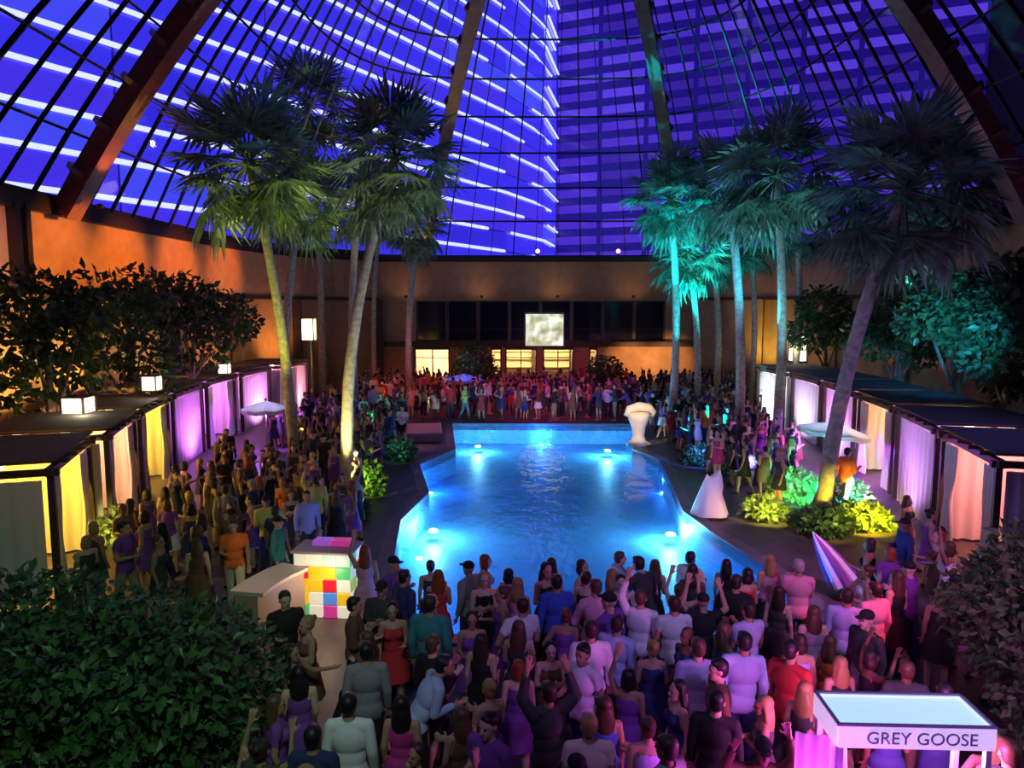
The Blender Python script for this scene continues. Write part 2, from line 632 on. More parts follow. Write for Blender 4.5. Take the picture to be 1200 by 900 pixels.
rib_ks = [angle_k(64, 240), angle_k(497, 300), angle_k(800, 305), angle_k(1222, 250)]


def sweep(k, ts, w, h, lift=0.0):
    """a square bar along one meridian"""
    mb = MB()
    v, f = [], []
    x, y = along(k)
    d = Vector((x - CX, y - CY, 0)).normalized()
    tng = Vector((-d.y, d.x, 0))
    for i, t in enumerate(ts):
        p = dpt(k, t)
        q = dpt(k, min(t + 0.02, 1.0)) - dpt(k, max(t - 0.02, 0))
        nrm = tng.cross(q).normalized()
        if nrm.z < 0:
            nrm = -nrm
        p = p + nrm * lift
        for (a, b) in ((-1, -1), (1, -1), (1, 1), (-1, 1)):
            v.append(p + tng * (a * w / 2) + nrm * (b * h / 2))
    for i in range(len(ts) - 1):
        for j in range(4):
            f.append((i * 4 + j, i * 4 + (j + 1) % 4, (i + 1) * 4 + (j + 1) % 4, (i + 1) * 4 + j))
    e = (len(ts) - 1) * 4
    f += [(3, 2, 1, 0), (e, e + 1, e + 2, e + 3)]
    return mb.add(v, f)


ts_fine = [i / 16 * 0.97 for i in range(17)]
for k in rib_ks:
    r = sweep(k, ts_fine, 0.42, 0.7, -0.45).obj('rib', M_rib, dome)
    sweep(k, ts_fine, 0.62, 0.10, -0.82).obj('rib_flange', M_rib, r)
    for j in range(1, 15):
        t = j / 16
        p = dpt(k, t)
        q = (dpt(k, t + 0.02) - dpt(k, t - 0.02)).normalized()
        MB().tube([p - q * 0.09 + Vector((0, 0, -0.4)), p + q * 0.09 + Vector((0, 0, -0.4))], 0.42, 6).obj('rib_collar', M_rib, r)
ts_c = [i / 10 * 0.90 for i in range(11)]
for k in vis_k:
    if all(min(abs(k - q), N_MER - abs(k - q)) > 0.4 for q in rib_ks):
        w = 0.07 if k % 3 == 0 else 0.035
        sweep(k, ts_c, w, 0.14, -0.05).obj('mullion', M_dark, dome)
for t in RINGS:
    pts = [dpt(k, t, -0.06) for k in vis_k]
    # the visible run is not in order round zero: start it after the gap
    gap = max(range(len(vis_k)), key=lambda i: (vis_k[i] - vis_k[i - 1]) % N_MER)
    pts = pts[gap:] + pts[:gap]
    MB().tube(pts, 0.065 if t else 0.2, 4, squash=(1.0, 0.8)).obj('purlin', M_dark, dome)
# panes: the ones that show largest each an object, the others joined
cells = []
for k in vis_k:
    if (k + 1) % N_MER not in set(vis_k):
        continue
    for i in range(len(RINGS) - 1):
        c = (dpt(k, RINGS[i]) + dpt((k + 1) % N_MER, RINGS[i + 1])) / 2
        q = project(c)
        a = 0
        if q and -40 < q[0] < 1240 and -30 < q[1] < 320:
            a = 1e6 / q[2] ** 2
        cells.append((a, k, i))
cells.sort(reverse=True)
rest = MB()
for n_, (a, k, i) in enumerate(cells):
    q = [dpt(k, RINGS[i]), dpt((k + 1) % N_MER, RINGS[i]), dpt((k + 1) % N_MER, RINGS[i + 1]), dpt(k, RINGS[i + 1])]
    nr = (q[1] - q[0]).cross(q[3] - q[0]).normalized() * 0.012
    vv = [p - nr for p in q] + [p + nr for p in q]
    ff = [(3, 2, 1, 0), (4, 5, 6, 7), (0, 1, 5, 4), (1, 2, 6, 5), (2, 3, 7, 6), (3, 0, 4, 7)]
    if n_ < 300 and a > 0:
        MB().add(vv, ff).obj('pane', M_glass, dome)
    else:
        rest.add(vv, ff)
o = rest.obj('pane', M_glass, dome)
o['kind'] = 'stuff'

# ---- the hotel tower outside, with lit strips along its floors
tower = empty('hotel_tower', (0, 0, 0))
tag(tower, 'tall blue-lit hotel tower with white light strips standing outside the glass dome', 'building')
FH = 2.7
P0 = Vector((7.7, 131.0))
P1 = P0 - 14 * Vector((0.20, 0.98))
P2 = P1 - 16 * Vector((0.40, 0.917))
P3 = P2 - 84 * Vector((0.49, 0.872))
RD = Vector((0.915, -0.40)).normalized()
P9 = P0 + 64 * RD
LEFT = [P3, P2, P1, P0]
lens_ = [(LEFT[i + 1] - LEFT[i]).length for i in range(3)]
TOT = sum(lens_)


def lp(s):
    for i in range(3):
        if s <= lens_[i] or i == 2:
            return LEFT[i].lerp(LEFT[i + 1], s / lens_[i])
        s -= lens_[i]


M_tbody = mat('tower_facade', (0.02, 0.015, 0.10), 0.3, emit=(0.012, 0.005, 0.17), strength=1.0)  # facade body emits the blue wash that falls on it
ZT = 84
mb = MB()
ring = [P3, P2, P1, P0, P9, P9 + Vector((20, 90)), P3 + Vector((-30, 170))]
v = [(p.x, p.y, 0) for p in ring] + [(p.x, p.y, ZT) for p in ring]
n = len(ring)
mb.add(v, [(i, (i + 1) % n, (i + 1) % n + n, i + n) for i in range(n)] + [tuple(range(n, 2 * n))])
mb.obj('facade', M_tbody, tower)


def strip(a, b, z, h, out, nrm, name, m):
    """a thin upright panel from a to b standing off the facade"""
    o = nrm * out
    q = [Vector((a.x, a.y, z)), Vector((b.x, b.y, z)), Vector((b.x, b.y, z + h)), Vector((a.x, a.y, z + h))]
    f = [p + Vector((o.x, o.y, 0)) for p in q]
    return MB().add(q + f, [(4, 5, 6, 7), (0, 1, 5, 4), (1, 2, 6, 5), (2, 3, 7, 6), (3, 0, 4, 7)]).obj(name, m, tower)


WB = [mat('facade_glow_blue_%s' % w, (0.03, 0.03, 0.2), 0.15, emit=e, strength=1.0) for w, e in
      (('deep', (0.034, 0.024, 0.72)), ('mid', (0.042, 0.032, 0.84)), ('pale', (0.060, 0.070, 0.92)), ('violet', (0.062, 0.032, 0.80)))]  # blue LED wash over the facade, put in as glowing panels
WV = [mat('facade_glow_violet_%s' % w, (0.03, 0.02, 0.2), 0.15, emit=e, strength=1.0) for w, e in
      (('deep', (0.068, 0.026, 0.50)), ('mid', (0.10, 0.045, 0.66)), ('dim', (0.040, 0.016, 0.30)))]  # same for the violet face, the wash put in as emission
M_neon = mat('light_strip', (1, 1, 1), 0.4, emit=(0.55, 0.60, 1.0), strength=1.5)
floors = range(4, 22)
for fl in floors:
    z = fl * FH
    nb = 8
    for b in range(nb):
        s0, s1 = TOT * b / nb + 0.12, TOT * (b + 1) / nb - 0.12
        cuts = [s0] + [c for c in (lens_[0], lens_[0] + lens_[1]) if s0 < c < s1] + [s1]
        mbw = MB()
        for a_, b_ in zip(cuts, cuts[1:]):
            a, c = lp(a_), lp(b_)
            d = (c - a).normalized()
            nr = Vector((d.y, -d.x)) * 0.12
            q = [(a.x, a.y), (c.x, c.y)]
            vv = [(a.x, a.y, z + 0.1), (c.x, c.y, z + 0.1), (c.x, c.y, z + FH - 0.1), (a.x, a.y, z + FH - 0.1)]
            wv = [(p[0] + nr.x, p[1] + nr.y, p[2]) for p in vv]
            mbw.add(vv + wv, [(4, 5, 6, 7), (0, 1, 5, 4), (1, 2, 6, 5), (2, 3, 7, 6), (3, 0, 4, 7)])
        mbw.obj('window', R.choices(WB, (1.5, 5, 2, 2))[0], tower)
    for b in range(8):
        a = P0 + RD * (64 * b / 8 + 0.4)
        c = P0 + RD * (64 * (b + 1) / 8 - 0.4)
        strip(a, c, z + 0.45, FH * 0.5, 0.12, Vector((RD.y, -RD.x)), 'window', R.choices(WV, (3, 3, 1 + b))[0])  # dim panels picked oftener rightward, fading the light by colour
    runs = {0: [(0, 0.93)], 1: [(0, 0.74), (0.83, 1.0)], 2: [(0, 0.70), (0.76, 0.965)], 3: [(0, 0.80), (0.90, 1.0)]}[fl % 4]
    for (a_, b_) in runs:
        pts = []
        m_ = 10
        for i in range(m_ + 1):
            p = lp(TOT * (a_ + (b_ - a_) * i / m_))
            pts.append((p.x + 0.35, p.y - 0.2, z))
        MB().tube(pts, 0.20, 4, squash=(1, 1)).obj('light_strip', M_neon, tower)

# ================================================================== WALL LIGHTING (unseen spots hang in the air off the walls, uplights have housings)
M_fix = mat('lamp_housing', (0.03, 0.03, 0.03), 0.4, 0.6)


def uplight(parent, loc, color, power, target, angle=110):
    MB().lathe([(0.05, 0), (0.10, 0.02), (0.11, 0.14), (0.09, 0.16)], 10, loc).obj('uplight', M_fix, parent)
    light('uplight_beam', 'SPOT', (loc[0], loc[1], loc[2] + 0.2), color, power, target, angle, 0.8, 0.08)


for y, e, c in ((25.0, 900, (1.0, 0.30, 0.03)), (29.0, 1000, (1.0, 0.28, 0.02)), (33.5, 900, (1.0, 0.26, 0.03)), (38.0, 500, (1.0, 0.25, 0.05))):
    light('parapet_wash', 'SPOT', (-11.6, y, 8.5), c, e, (-15.4, y, 7.5), 70, 0.8, 0.2)
light('parapet_wash', 'SPOT', (-12.0, 20.6, 8.4), (1.0, 0.40, 0.48), 420, (-15.4, 21.2, 7.7), 56, 0.7, 0.2)
for y, e in ((17.5, 900), (21.5, 1000), (25.5, 800), (30, 300)):
    light('wall_lamp', 'SPOT', (-12.9, y, 3.0), (1.0, 0.66, 0.18), e, (-15.3, y, 4.2), 100, 0.8, 0.1)
for y, e in ((36, 420), (42, 300)):
    light('wall_lamp', 'SPOT', (-12.2, y, 3.2), (1.0, 0.42, 0.10), e, (-15.0, y + 1, 4.6), 110, 0.8, 0.1)
for x, e, c in ((-7, 130, (1.0, 0.55, 0.30)), (-2, 150, (1.0, 0.6, 0.35)), (3, 150, (1.0, 0.62, 0.32)), (8, 140, (1.0, 0.50, 0.25))):
    uplight(wb, (x, 48.2, 6.32), c, e * 0.16, (x, 49.6, 7.6), 130)
for x, e in ((8.3, 330), (10.6, 300)):
    light('wall_lamp', 'SPOT', (x, 47.2, 2.6), (1.0, 0.50, 0.18), e, (x, 49.6, 2.0), 100, 0.8, 0.1)
for y, e, c in ((46, 260, (1.0, 0.75, 0.12)), (42, 110, (1.0, 0.72, 0.15))):
    light('wall_lamp', 'SPOT', (14.6, y - 2, 2.5), c, e, (16.8, y, 4.2), 100, 0.8, 0.1)
p = at_y(1072, 322, 33.0)
light('cyan_beam', 'SPOT', (15.4, 29.0, 6.6), (0.05, 0.65, 1.0), 2600, (18.5, 33.4, 7.2), 22, 0.3, 0.1)
light('teal_wash', 'SPOT', (12.0, 19.0, 4.8), (0.02, 0.34, 0.80), 3600, (16.4, 29.0, 5.2), 62, 0.9, 0.2)
light('plum_wash', 'SPOT', (14.0, 16.0, 6.4), (0.8, 0.15, 0.6), 120, (18.6, 25.0, 7.6), 80, 0.9, 0.2)
# rib feet
for k, e in zip(rib_ks, (480, 200, 25, 5)):
    p = dpt(k, 0.02)
    c = Vector((CX, CY, 0))
    d = (c - p)
    d.z = 0
    d.normalize()
    uplight(wl_low if p.x < -5 else wb, (p.x + d.x * 1.4, p.y + d.y * 1.4, 8.95), (1.0, 0.30, 0.10), e, tuple(dpt(k, 0.3)), 50)

# ================================================================== PALMS AND TREES


def frond_mesh(name, L, B, droop, rng):
    mb = MB()
    pts = []
    for i in range(5):
        t = i / 4
        pts.append((L * t, 0, -droop * 0.25 * t * t))
    mb.tube(pts, [0.035, 0.03, 0.024, 0.02, 0.016], 4)
    cx, cz = L, -droop * 0.25
    nseg = 10
    for k in range(-nseg, nseg + 1):
        a = k * math.radians(12.5) + rng.uniform(-.04, .04)
        ln = B * (1 - 0.32 * (abs(k) / nseg) ** 2) * rng.uniform(0.88, 1.08)

        def P(r, da, lift=0.0):
            x, y = r * math.cos(a + da), r * math.sin(a + da)
            sag = droop * (r / B) ** 2 * (0.45 + 0.35 * rng.random())
            return (cx + x, y, cz - sag + lift - 0.10 * abs(y))
        c = (cx, 0, cz)
        lm, rm, mm, tip = P(ln * .55, -.10), P(ln * .55, .10), P(ln * .55, 0, 0.03), P(ln, rng.uniform(-.05, .05))
        mb.add([c, lm, mm, rm, tip], [(0, 1, 2), (0, 2, 3), (1, 4, 2), (2, 4, 3)])
    return mb.mesh(name, [M_frond])


fr = random.Random(5)
FRONDS = [frond_mesh('frond_mesh', 1.15, 1.25, 0.25, fr), frond_mesh('frond_mesh', 1.25, 1.25, 0.6, fr), frond_mesh('frond_mesh', 1.2, 1.2, 1.0, fr)]


def palm(base, top, r0, r1, label, group=None, n=34, scale=1.0, bow=0.25, spread=1.0):
    """base, top: world points of the trunk's foot and of the crown's heart"""
    base, top = Vector(base), Vector(top)
    root = empty('fan_palm', base)
    tag(root, label, 'palm tree', group)
    mb = MB()
    pts, rr = [], []
    side = Vector((0, 0, 1)).cross(top - base)
    for i in range(15):
        t = i / 14
        p = (top - base) * t
        p.x += bow * math.sin(t * PI) * (1 if top.x > base.x else -1) * -1
        pts.append(p)
        r = r0 + (r1 - r0) * min(1, t * 1.15)
        rr.append(r * (1.35 if i == 0 else 1.0) * (1.03 if i % 2 else 0.98))
    mb.tube(pts, rr, 10)
    mb.obj('trunk', M_trunk, root, True)
    for i in range(n):
        u = (i + fr.random()) / n
        el = math.radians(78 - 132 * u ** 0.9 * spread)
        az = i * 2.39996 + fr.uniform(-.2, .2)
        me = FRONDS[0 if u < .35 else (1 if u < .72 else 2)]
        o = link('frond', me, root)
        s = scale * fr.uniform(0.85, 1.15)
        o.matrix_local = (Matrix.Translation(top - base + Vector((0, 0, 0.25 * (0.5 - u)))) @ Matrix.Rotation(az, 4, 'Z') @
                          Matrix.Rotation(-el, 4, 'Y') @ Matrix.Rotation(fr.uniform(-.4, .4), 4, 'X') @ Matrix.Scale(s, 4))
    return root


G_L, G_R = 'palms of the left grove', 'palms of the right grove'


def palm_px(base_px, top_px, r0, r1, label, group, dy=0.0, **kw):
    b = at_z(*base_px)
    t = at_y(top_px[0], top_px[1], b.y + dy)
    return palm(b, t, r0, r1, label, group, **kw)


palm_px((346, 552), (292, 190), 0.20, 0.15, 'palm with a yellow-lit leaning trunk and wide dark crown left of the pool', G_L, scale=1.22, n=40)
palm_px((334, 520), (352, 232), 0.19, 0.15, 'shorter palm with yellow-green lit fronds in the left grove', G_L, scale=1.0)
palm_px((378, 470), (360, 122), 0.24, 0.19, 'tallest palm of the left grove, its top tuft against the neon lines', G_L, scale=1.35)
palm_px((418, 500), (420, 235), 0.20, 0.16, 'palm with a straight orange-lit trunk and drooping green fronds', G_L, scale=1.05)
palm_px((408, 588), (463, 185), 0.20, 0.13, 'palm with a long pale trunk leaning right over the pool side', G_L, scale=0.92, bow=0.5)
palm_px((480, 478), (490, 262), 0.19, 0.16, 'slim dark palm nearest the back wall in the left grove', G_L, scale=0.95)
palm_px((440, 470), (446, 250), 0.16, 0.12, 'thin palm half hidden behind the leaning trunk, green lit', G_L, scale=0.9, n=26)
palm_px((786, 508), (786, 232), 0.19, 0.15, 'palm with a thin cyan trunk nearest the pool in the right grove', G_R, scale=1.0)
palm_px((816, 492), (806, 295), 0.18, 0.14, 'low palm glowing bright cyan in the right grove', G_R, scale=0.95)
palm_px((838, 480), (836, 300), 0.20, 0.16, 'short palm with white-lit trunk behind the bright cyan one', G_R, scale=0.9, n=28)
palm_px((866, 520), (853, 215), 0.21, 0.17, 'palm with blue trunk and dark crown amid the right grove', G_R, scale=1.0)
palm_px((878, 480), (880, 285), 0.17, 0.14, 'slender palm with teal fronds behind the blue trunk', G_R, scale=0.85, n=26)
palm_px((908, 535), (910, 205), 0.20, 0.15, 'palm with a straight pale blue trunk and high dark crown', G_R, scale=1.15)
palm_px((926, 490), (934, 265), 0.18, 0.14, 'palm with thin teal trunk beside the tall lantern', G_R, scale=0.9, n=28)
palm_px((962, 602), (1062, 222), 0.22, 0.17, 'palm with a dark trunk leaning right, the nearest of the right grove', G_R, scale=1.15, bow=0.3)
palm_px((984, 482), (992, 262), 0.18, 0.14, 'palm behind the dark leaning trunk with shadowed fronds', G_R, scale=1.0)
palm_px((1108, 530), (1108, 205), 0.2, 0.16, 'dark-crowned palm close to the right wall', G_R, scale=1.15)

# uplights in the groves (with their housings)


LAMPS = []


def ground_lamp(x, y, color, power, target, angle=60):
    side = 'left' if x < 1.5 else 'right'
    LAMPS.append(side)
    nth = ('nearest', 'second', 'third', 'fourth', 'fifth', 'sixth', 'seventh', 'eighth')[LAMPS.count(side) - 1]
    tint = 'yellow-green' if side == 'left' else 'cyan'
    foot = {'left': ('the palm with the yellow leaning trunk', 'the shorter yellow-green palm', 'the pale long leaning palm', 'the straight orange-lit palm', 'the tallest palm of the left grove', 'the thin half-hidden palm'),
            'right': ('the thin cyan trunk nearest the pool', 'the low bright cyan palm', 'the white-lit short palm', 'the blue-trunked palm', 'the slender teal-fronded palm', 'the straight pale blue trunk', 'the thin teal trunk by the lantern', 'the shadowed palm behind the leaning trunk')}[side][LAMPS.count(side) - 1]
    label = 'small black %s uplight on the deck beside %s' % (tint, foot)
    o = MB().lathe([(0.10, 0), (0.13, 0.02), (0.13, 0.18), (0.10, 0.20), (0.02, 0.17)], 12, (0, 0, 0)).obj('ground_uplight', M_fix)
    o.location = (x, y, 0)
    tag(o, label, 'lamp', 'uplights in the palm groves')
    light('uplight_beam', 'SPOT', (x, y, 0.35), color, power, target, angle, 0.7, 0.06)


YG, CY_ = (0.95, 1.0, 0.12), (0.0, 0.66, 1.0)
for (px, py), (tx, ty), e, c in (
        ((336, 566), (305, 250), 1900, YG), ((356, 545), (345, 260), 1500, YG), ((398, 596), (455, 230), 1500, (1.0, 0.95, 0.35)),
        ((424, 515), (420, 260), 2000, YG), ((384, 484), (362, 190), 1500, (0.9, 1.0, 0.3)), ((445, 486), (446, 270), 1400, YG)):
    b = at_z(px, py)
    t = at_y(tx, ty, b.y + 0.8)
    ground_lamp(b.x, b.y, c, e * 1.7, tuple(t), 46)
for (px, py), (tx, ty), e, c in (
        ((792, 516), (790, 270), 2600, CY_), ((822, 506), (806, 310), 7000, CY_), ((842, 496), (836, 310), 6000, (0.05, 0.80, 1.0)),
        ((872, 530), (853, 250), 1900, (0.15, 0.50, 1.0)), ((884, 496), (880, 300), 2200, CY_), ((918, 545), (910, 240), 1700, (0.2, 0.7, 1.0)),
        ((932, 500), (934, 290), 1500, CY_), ((1004, 486), (998, 290), 900, (0.05, 0.6, 0.8))):
    b = at_z(px, py)
    t = at_y(tx, ty, b.y + 0.8)
    ground_lamp(b.x, b.y, c, e * 3.0, tuple(t), 36 if e < 5000 else 25)


light('frond_fill', 'SPOT', (8.9, 33.4, 4.6), (0.0, 0.72, 1.0), 6500, (9.4, 36.8, 8.8), 80, 0.8, 0.1)  # added spots in mid-air, no housings, brightening the cyan fronds
light('frond_fill', 'SPOT', (6.6, 30.6, 6.0), (0.0, 0.66, 1.0), 1800, (7.3, 32.9, 9.6), 80, 0.8, 0.1)
light('frond_fill', 'SPOT', (9.6, 27.2, 4.8), (0.02, 0.60, 1.0), 1500, (10.4, 31.0, 9.6), 80, 0.8, 0.1)
for (x, y), t, e in (((8.0, 27.4), (9.3, 36.4, 8.6), 30000), ((6.3, 26.6), (8.0, 33.0, 10.4), 3500)):  # added floods with housings, aimed to brighten the cyan crowns
    o = MB().lathe([(0.10, 0), (0.13, 0.02), (0.13, 0.18), (0.10, 0.20), (0.02, 0.17)], 12, (0, 0, 0)).obj('ground_uplight', M_fix)
    o.location = (x, y, 0)
    tag(o, 'small black cyan floodlight added to brighten the cyan palms, %s of the two' % ('nearer' if y < 27 else 'farther'), 'lamp', 'uplights in the palm groves')
    light('uplight_beam', 'SPOT', (x, y, 0.35), (0.0, 0.70, 1.0), e, t, 28, 0.8, 0.06)


def leaves(blobs, n, size, rng, flat=0.0):
    """n folded leaves spread through ellipsoids (centre, radii), denser at the skin"""
    g = np.random.default_rng(rng)
    vol = np.array([b[1][0] * b[1][1] * b[1][2] for b in blobs])
    pick = g.choice(len(blobs), n, p=vol / vol.sum())
    d = g.normal(size=(n, 3))
    d /= np.linalg.norm(d, axis=1)[:, None]
    rad = g.random(n) ** 0.28
    c = np.array([b[0] for b in blobs])[pick]
    r = np.array([b[1] for b in blobs])[pick]
    pos = c + d * r * rad[:, None]
    ax = d * 0.7 + g.normal(size=(n, 3)) * 0.6
    ax[:, 2] -= 0.25
    ax /= np.linalg.norm(ax, axis=1)[:, None]
    w = np.cross(ax, d + g.normal(size=(n, 3)) * 0.35)
    w /= np.linalg.norm(w, axis=1)[:, None] + 1e-9
    up = np.cross(w, ax)
    s = (size * g.uniform(0.6, 1.35, n))[:, None]
    b0 = pos
    l = pos + ax * s * 0.45 + w * s * 0.30 + up * s * 0.07
    rr = pos + ax * s * 0.45 - w * s * 0.30 + up * s * 0.07
    tip = pos + ax * s
    v = np.stack([b0, l, tip, rr], 1).reshape(-1, 3)
    i = np.arange(n) * 4
    f = np.concatenate([np.stack([i, i + 1, i + 2], 1), np.stack([i, i + 2, i + 3], 1)])
    me = bpy.data.meshes.new('foliage')
    me.from_pydata(v.tolist(), [], f.tolist())
    return me


def bush(name, label, cat, base, blobs, n, size, m, seed, trunk=None, group=None, branches=()):
    root = empty(name, base)
    tag(root, label, cat, group)
    me = leaves(blobs, n, size, seed)
    o = link('foliage', me, root, m)
    o['kind'] = 'stuff'
    if trunk:
        MB().tube(*trunk, 8).obj('trunk', M_bark, root, True)
    for b in branches:
        MB().tube(*b, 6).obj('branch', M_bark, root, True)
    return root


def tree_px(base_px, crown, n, size, m, seed, label, name='broadleaf_tree', y=None, r0=0.13):
    """crown: list of (px, py, radius in px) blobs, all at the trunk's depth"""
    b = at_z(*base_px) if y is None else Vector((at_y(base_px[0], 420, y).x, y, 0))
    blobs, tops = [], []
    for i, (px, py, rp) in enumerate(crown):
        c = at_y(px, py, b.y + (0.6 if i % 2 else -0.5)) - b
        r = rp * b.y / F_PX
        blobs.append(((c.x, c.y, c.z), (r, r * 0.9, r * 0.8)))
        tops.append(c)
    top = sum(tops, Vector()) / len(tops)
    pts = [(0, 0, 0), (top.x * .2, 0, top.z * .4), (top.x * .7, top.y * .5, top.z * .75), tuple(top)]
    br = [([(top.x * .3, 0, top.z * .5), tuple((c + Vector((top.x * .3, 0, top.z * .5))) / 2 + Vector((0, 0, -.1))), tuple(c)], [r0 * .5, r0 * .4, r0 * .2]) for c in tops]
    return bush(name, label, 'tree', b, blobs, n, size, m, seed, (pts, [r0 * 1.2, r0, r0 * .8, r0 * .4]), None, br)


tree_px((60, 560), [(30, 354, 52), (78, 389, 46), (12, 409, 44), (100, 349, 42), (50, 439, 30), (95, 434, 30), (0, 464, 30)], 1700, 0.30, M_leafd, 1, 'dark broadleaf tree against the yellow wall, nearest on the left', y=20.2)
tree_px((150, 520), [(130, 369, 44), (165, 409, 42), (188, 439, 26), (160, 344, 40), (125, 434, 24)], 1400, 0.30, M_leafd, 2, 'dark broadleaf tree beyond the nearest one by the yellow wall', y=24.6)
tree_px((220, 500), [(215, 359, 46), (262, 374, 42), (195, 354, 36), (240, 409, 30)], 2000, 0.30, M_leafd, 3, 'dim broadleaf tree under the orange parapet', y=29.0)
tree_px((1122, 430), [(1110, 352, 38), (1152, 345, 38), (1085, 372, 34), (1168, 385, 36), (1130, 400, 26)], 3000, 0.26, M_leafm, 4, 'teal-lit tree with a pale forked trunk by the right wall', y=24.6, r0=0.16)
tree_px((1050, 430), [(1052, 372, 40), (1078, 405, 34), (1026, 395, 32), (1060, 346, 30)], 2600, 0.28, M_leafm, 5, 'teal-lit bushy tree behind the leaning dark trunk', y=29.5)
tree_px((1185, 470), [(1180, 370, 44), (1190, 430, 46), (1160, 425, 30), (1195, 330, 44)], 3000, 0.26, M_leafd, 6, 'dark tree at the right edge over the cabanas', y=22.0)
tree_px((970, 430), [(965, 360, 30), (985, 385, 28), (950, 390, 26)], 1900, 0.28, M_leafm, 7, 'small teal tree between the tall lantern and the dark trunk', y=36.5)
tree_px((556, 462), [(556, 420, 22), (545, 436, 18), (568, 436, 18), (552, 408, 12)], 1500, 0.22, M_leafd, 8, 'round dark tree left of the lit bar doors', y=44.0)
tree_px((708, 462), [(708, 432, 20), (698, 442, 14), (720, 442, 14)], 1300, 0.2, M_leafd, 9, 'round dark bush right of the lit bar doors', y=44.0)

# big foliage close to the camera, bottom left and right
p = Vector((-4.4, 7.3, 0))
bush('large_shrub', 'large dark green shrub filling the bottom left corner', 'shrub', p,
     [((0.2, 0.2, 1.65), (1.5, 1.3, 0.95)), ((-1.2, 0.7, 1.75), (1.3, 1.2, 0.9)), ((0.9, 0.5, 1.5), (0.95, 1.0, 0.85)), ((-0.6, -0.7, 1.4), (1.4, 0.9, 0.9)), ((0.9, -0.6, 1.1), (0.9, 0.9, 0.9))],
     11000, 0.135, M_leafm, 21, ([(0, 0, 0), (0.1, 0.1, 0.8), (0, 0.1, 1.6)], [0.12, 0.1, 0.05]), None,
     [([(0.1, 0.1, 0.7), (1.0, 0.5, 1.4)], [0.06, 0.03]), ([(0.1, 0.1, 0.7), (-1.2, 0.6, 1.6)], [0.07, 0.03])])
p = Vector((6.1, 8.3, 0))
bush('large_shrub', 'dark green shrub at the right edge behind the kiosk', 'shrub', p,
     [((0.25, 0.2, 1.9), (1.0, 1.0, 0.85)), ((0.9, 0.6, 2.2), (1.0, 1.0, 0.8)), ((0.2, -0.5, 1.35), (0.8, 0.7, 0.8)), ((0.9, -0.6, 1.3), (0.9, 0.7, 0.9))],
     6500, 0.13, M_leafm, 22, ([(0.3, 0, 0), (0.35, 0.1, 0.8), (0.4, 0.1, 1.8)], [0.10, 0.08, 0.04]))

# planted shrubs with coloured lamps
PL = [((430, 578), 0.55, 0.9, M_leafl, 'bright green shrub at the foot of the pale leaning palm', (0.6, 1.0, 0.1), 110),
      ((437, 512), 0.62, 1.1, M_leafl, 'round shrub lit cyan beside the pale leaning trunk', (0.1, 0.9, 1.0), 240),
      ((408, 606), 0.5, 0.6, M_leafm, 'low dark shrub below the pale leaning palm', (0.9, 0.9, 0.3), 30),
      ((932, 588), 0.75, 0.95, M_leafl, 'shrub lit emerald green left of the dark leaning palm', (0.05, 1.0, 0.5), 260),
      ((985, 592), 0.75, 0.8, M_leafl, 'shrub lit pale cyan right of the dark leaning palm', (0.1, 0.8, 1.0), 260),
      ((1010, 618), 0.65, 0.6, M_leafl, 'low shrub lit yellow at the foot of the dark leaning palm', (1.0, 0.85, 0.02), 300),
      ((895, 608), 0.55, 0.55, M_leafl, 'low yellowish shrub at the pool side by the palms', (1.0, 0.9, 0.1), 120),
      ((965, 625), 0.7, 0.6, M_leafm, 'low dark shrub between the pool and the pink parasol', (1.0, 0.8, 0.1), 30),
      ((818, 545), 0.5, 0.7, M_leafm, 'blue-lit shrub beside the far pool corner', (0.05, 0.15, 1.0), 150),
      ((868, 560), 0.7, 0.8, M_leafm, 'dark shrub under the blue-trunked palm', (0.2, 0.5, 1.0), 50),
      ((150, 640), 0.6, 0.9, M_leafl, 'yellow-lit low shrub before the near left cabana', (1.0, 0.8, 0.2), 90),
      ((470, 540), 0.5, 0.8, M_leafm, 'dark shrub at the left pool edge under the slim palm', (0.2, 0.6, 0.8), 40)]
for i, (px, w, h, m, lab, c, e) in enumerate(PL):
    b = at_z(*px)
    bush('low_shrub', lab, 'shrub', b, [((0, 0, h * 0.5), (w, w, h * 0.55)), ((w * .5, -.1, h * .35), (w * .6, w * .6, h * .4)), ((-w * .5, .1, h * .4), (w * .6, w * .6, h * .4))],
         900, 0.17, m, 40 + i, None, 'planted shrubs')
    light('shrub_lamp', 'SPOT', (b.x - 0.1, b.y - w - 0.7, 0.9), c, e * (2.6 if b.x > 0 else 1.2), (b.x, b.y, h * 0.5), 80, 0.8, 0.05)

# ================================================================== CABANAS


def drape_mesh(w, h, pleats, amp, m, gather=0.0, name='drape', seed=0):
    """a hung cloth in the xz plane, x from 0 to w, pleated towards y; gather pinches it at mid height"""
    rg = random.Random(seed)
    nx, nz = pleats * 6, 10
    v, f = [], []
    ph = [rg.uniform(-.6, .6) for _ in range(nx + 1)]
    for j in range(nz + 1):
        t = j / nz
        z = h * (1 - t)
        g = 1 - gather * math.exp(-((t - 0.55) / 0.22) ** 2)
        for i in range(nx + 1):
            s = i / nx
            x = w / 2 + (s - 0.5) * w * g
            y = amp * (0.4 + 0.6 * t) * math.sin(s * pleats * 2 * PI + ph[i] * 0.5) + 0.02 * math.sin(s * 5 + seed)
            v.append((x, y, z))
    for j in range(nz):
        for i in range(nx):
            a = j * (nx + 1) + i
            f.append((a, a + 1, a + nx + 2, a + nx + 1))
    n = len(v)
    v += [(p[0], p[1] + 0.012, p[2]) for p in v]
    f += [tuple(reversed([i + n for i in q])) for q in f]
    me = MB().add(v, f).mesh(name, [m], True)
    return me


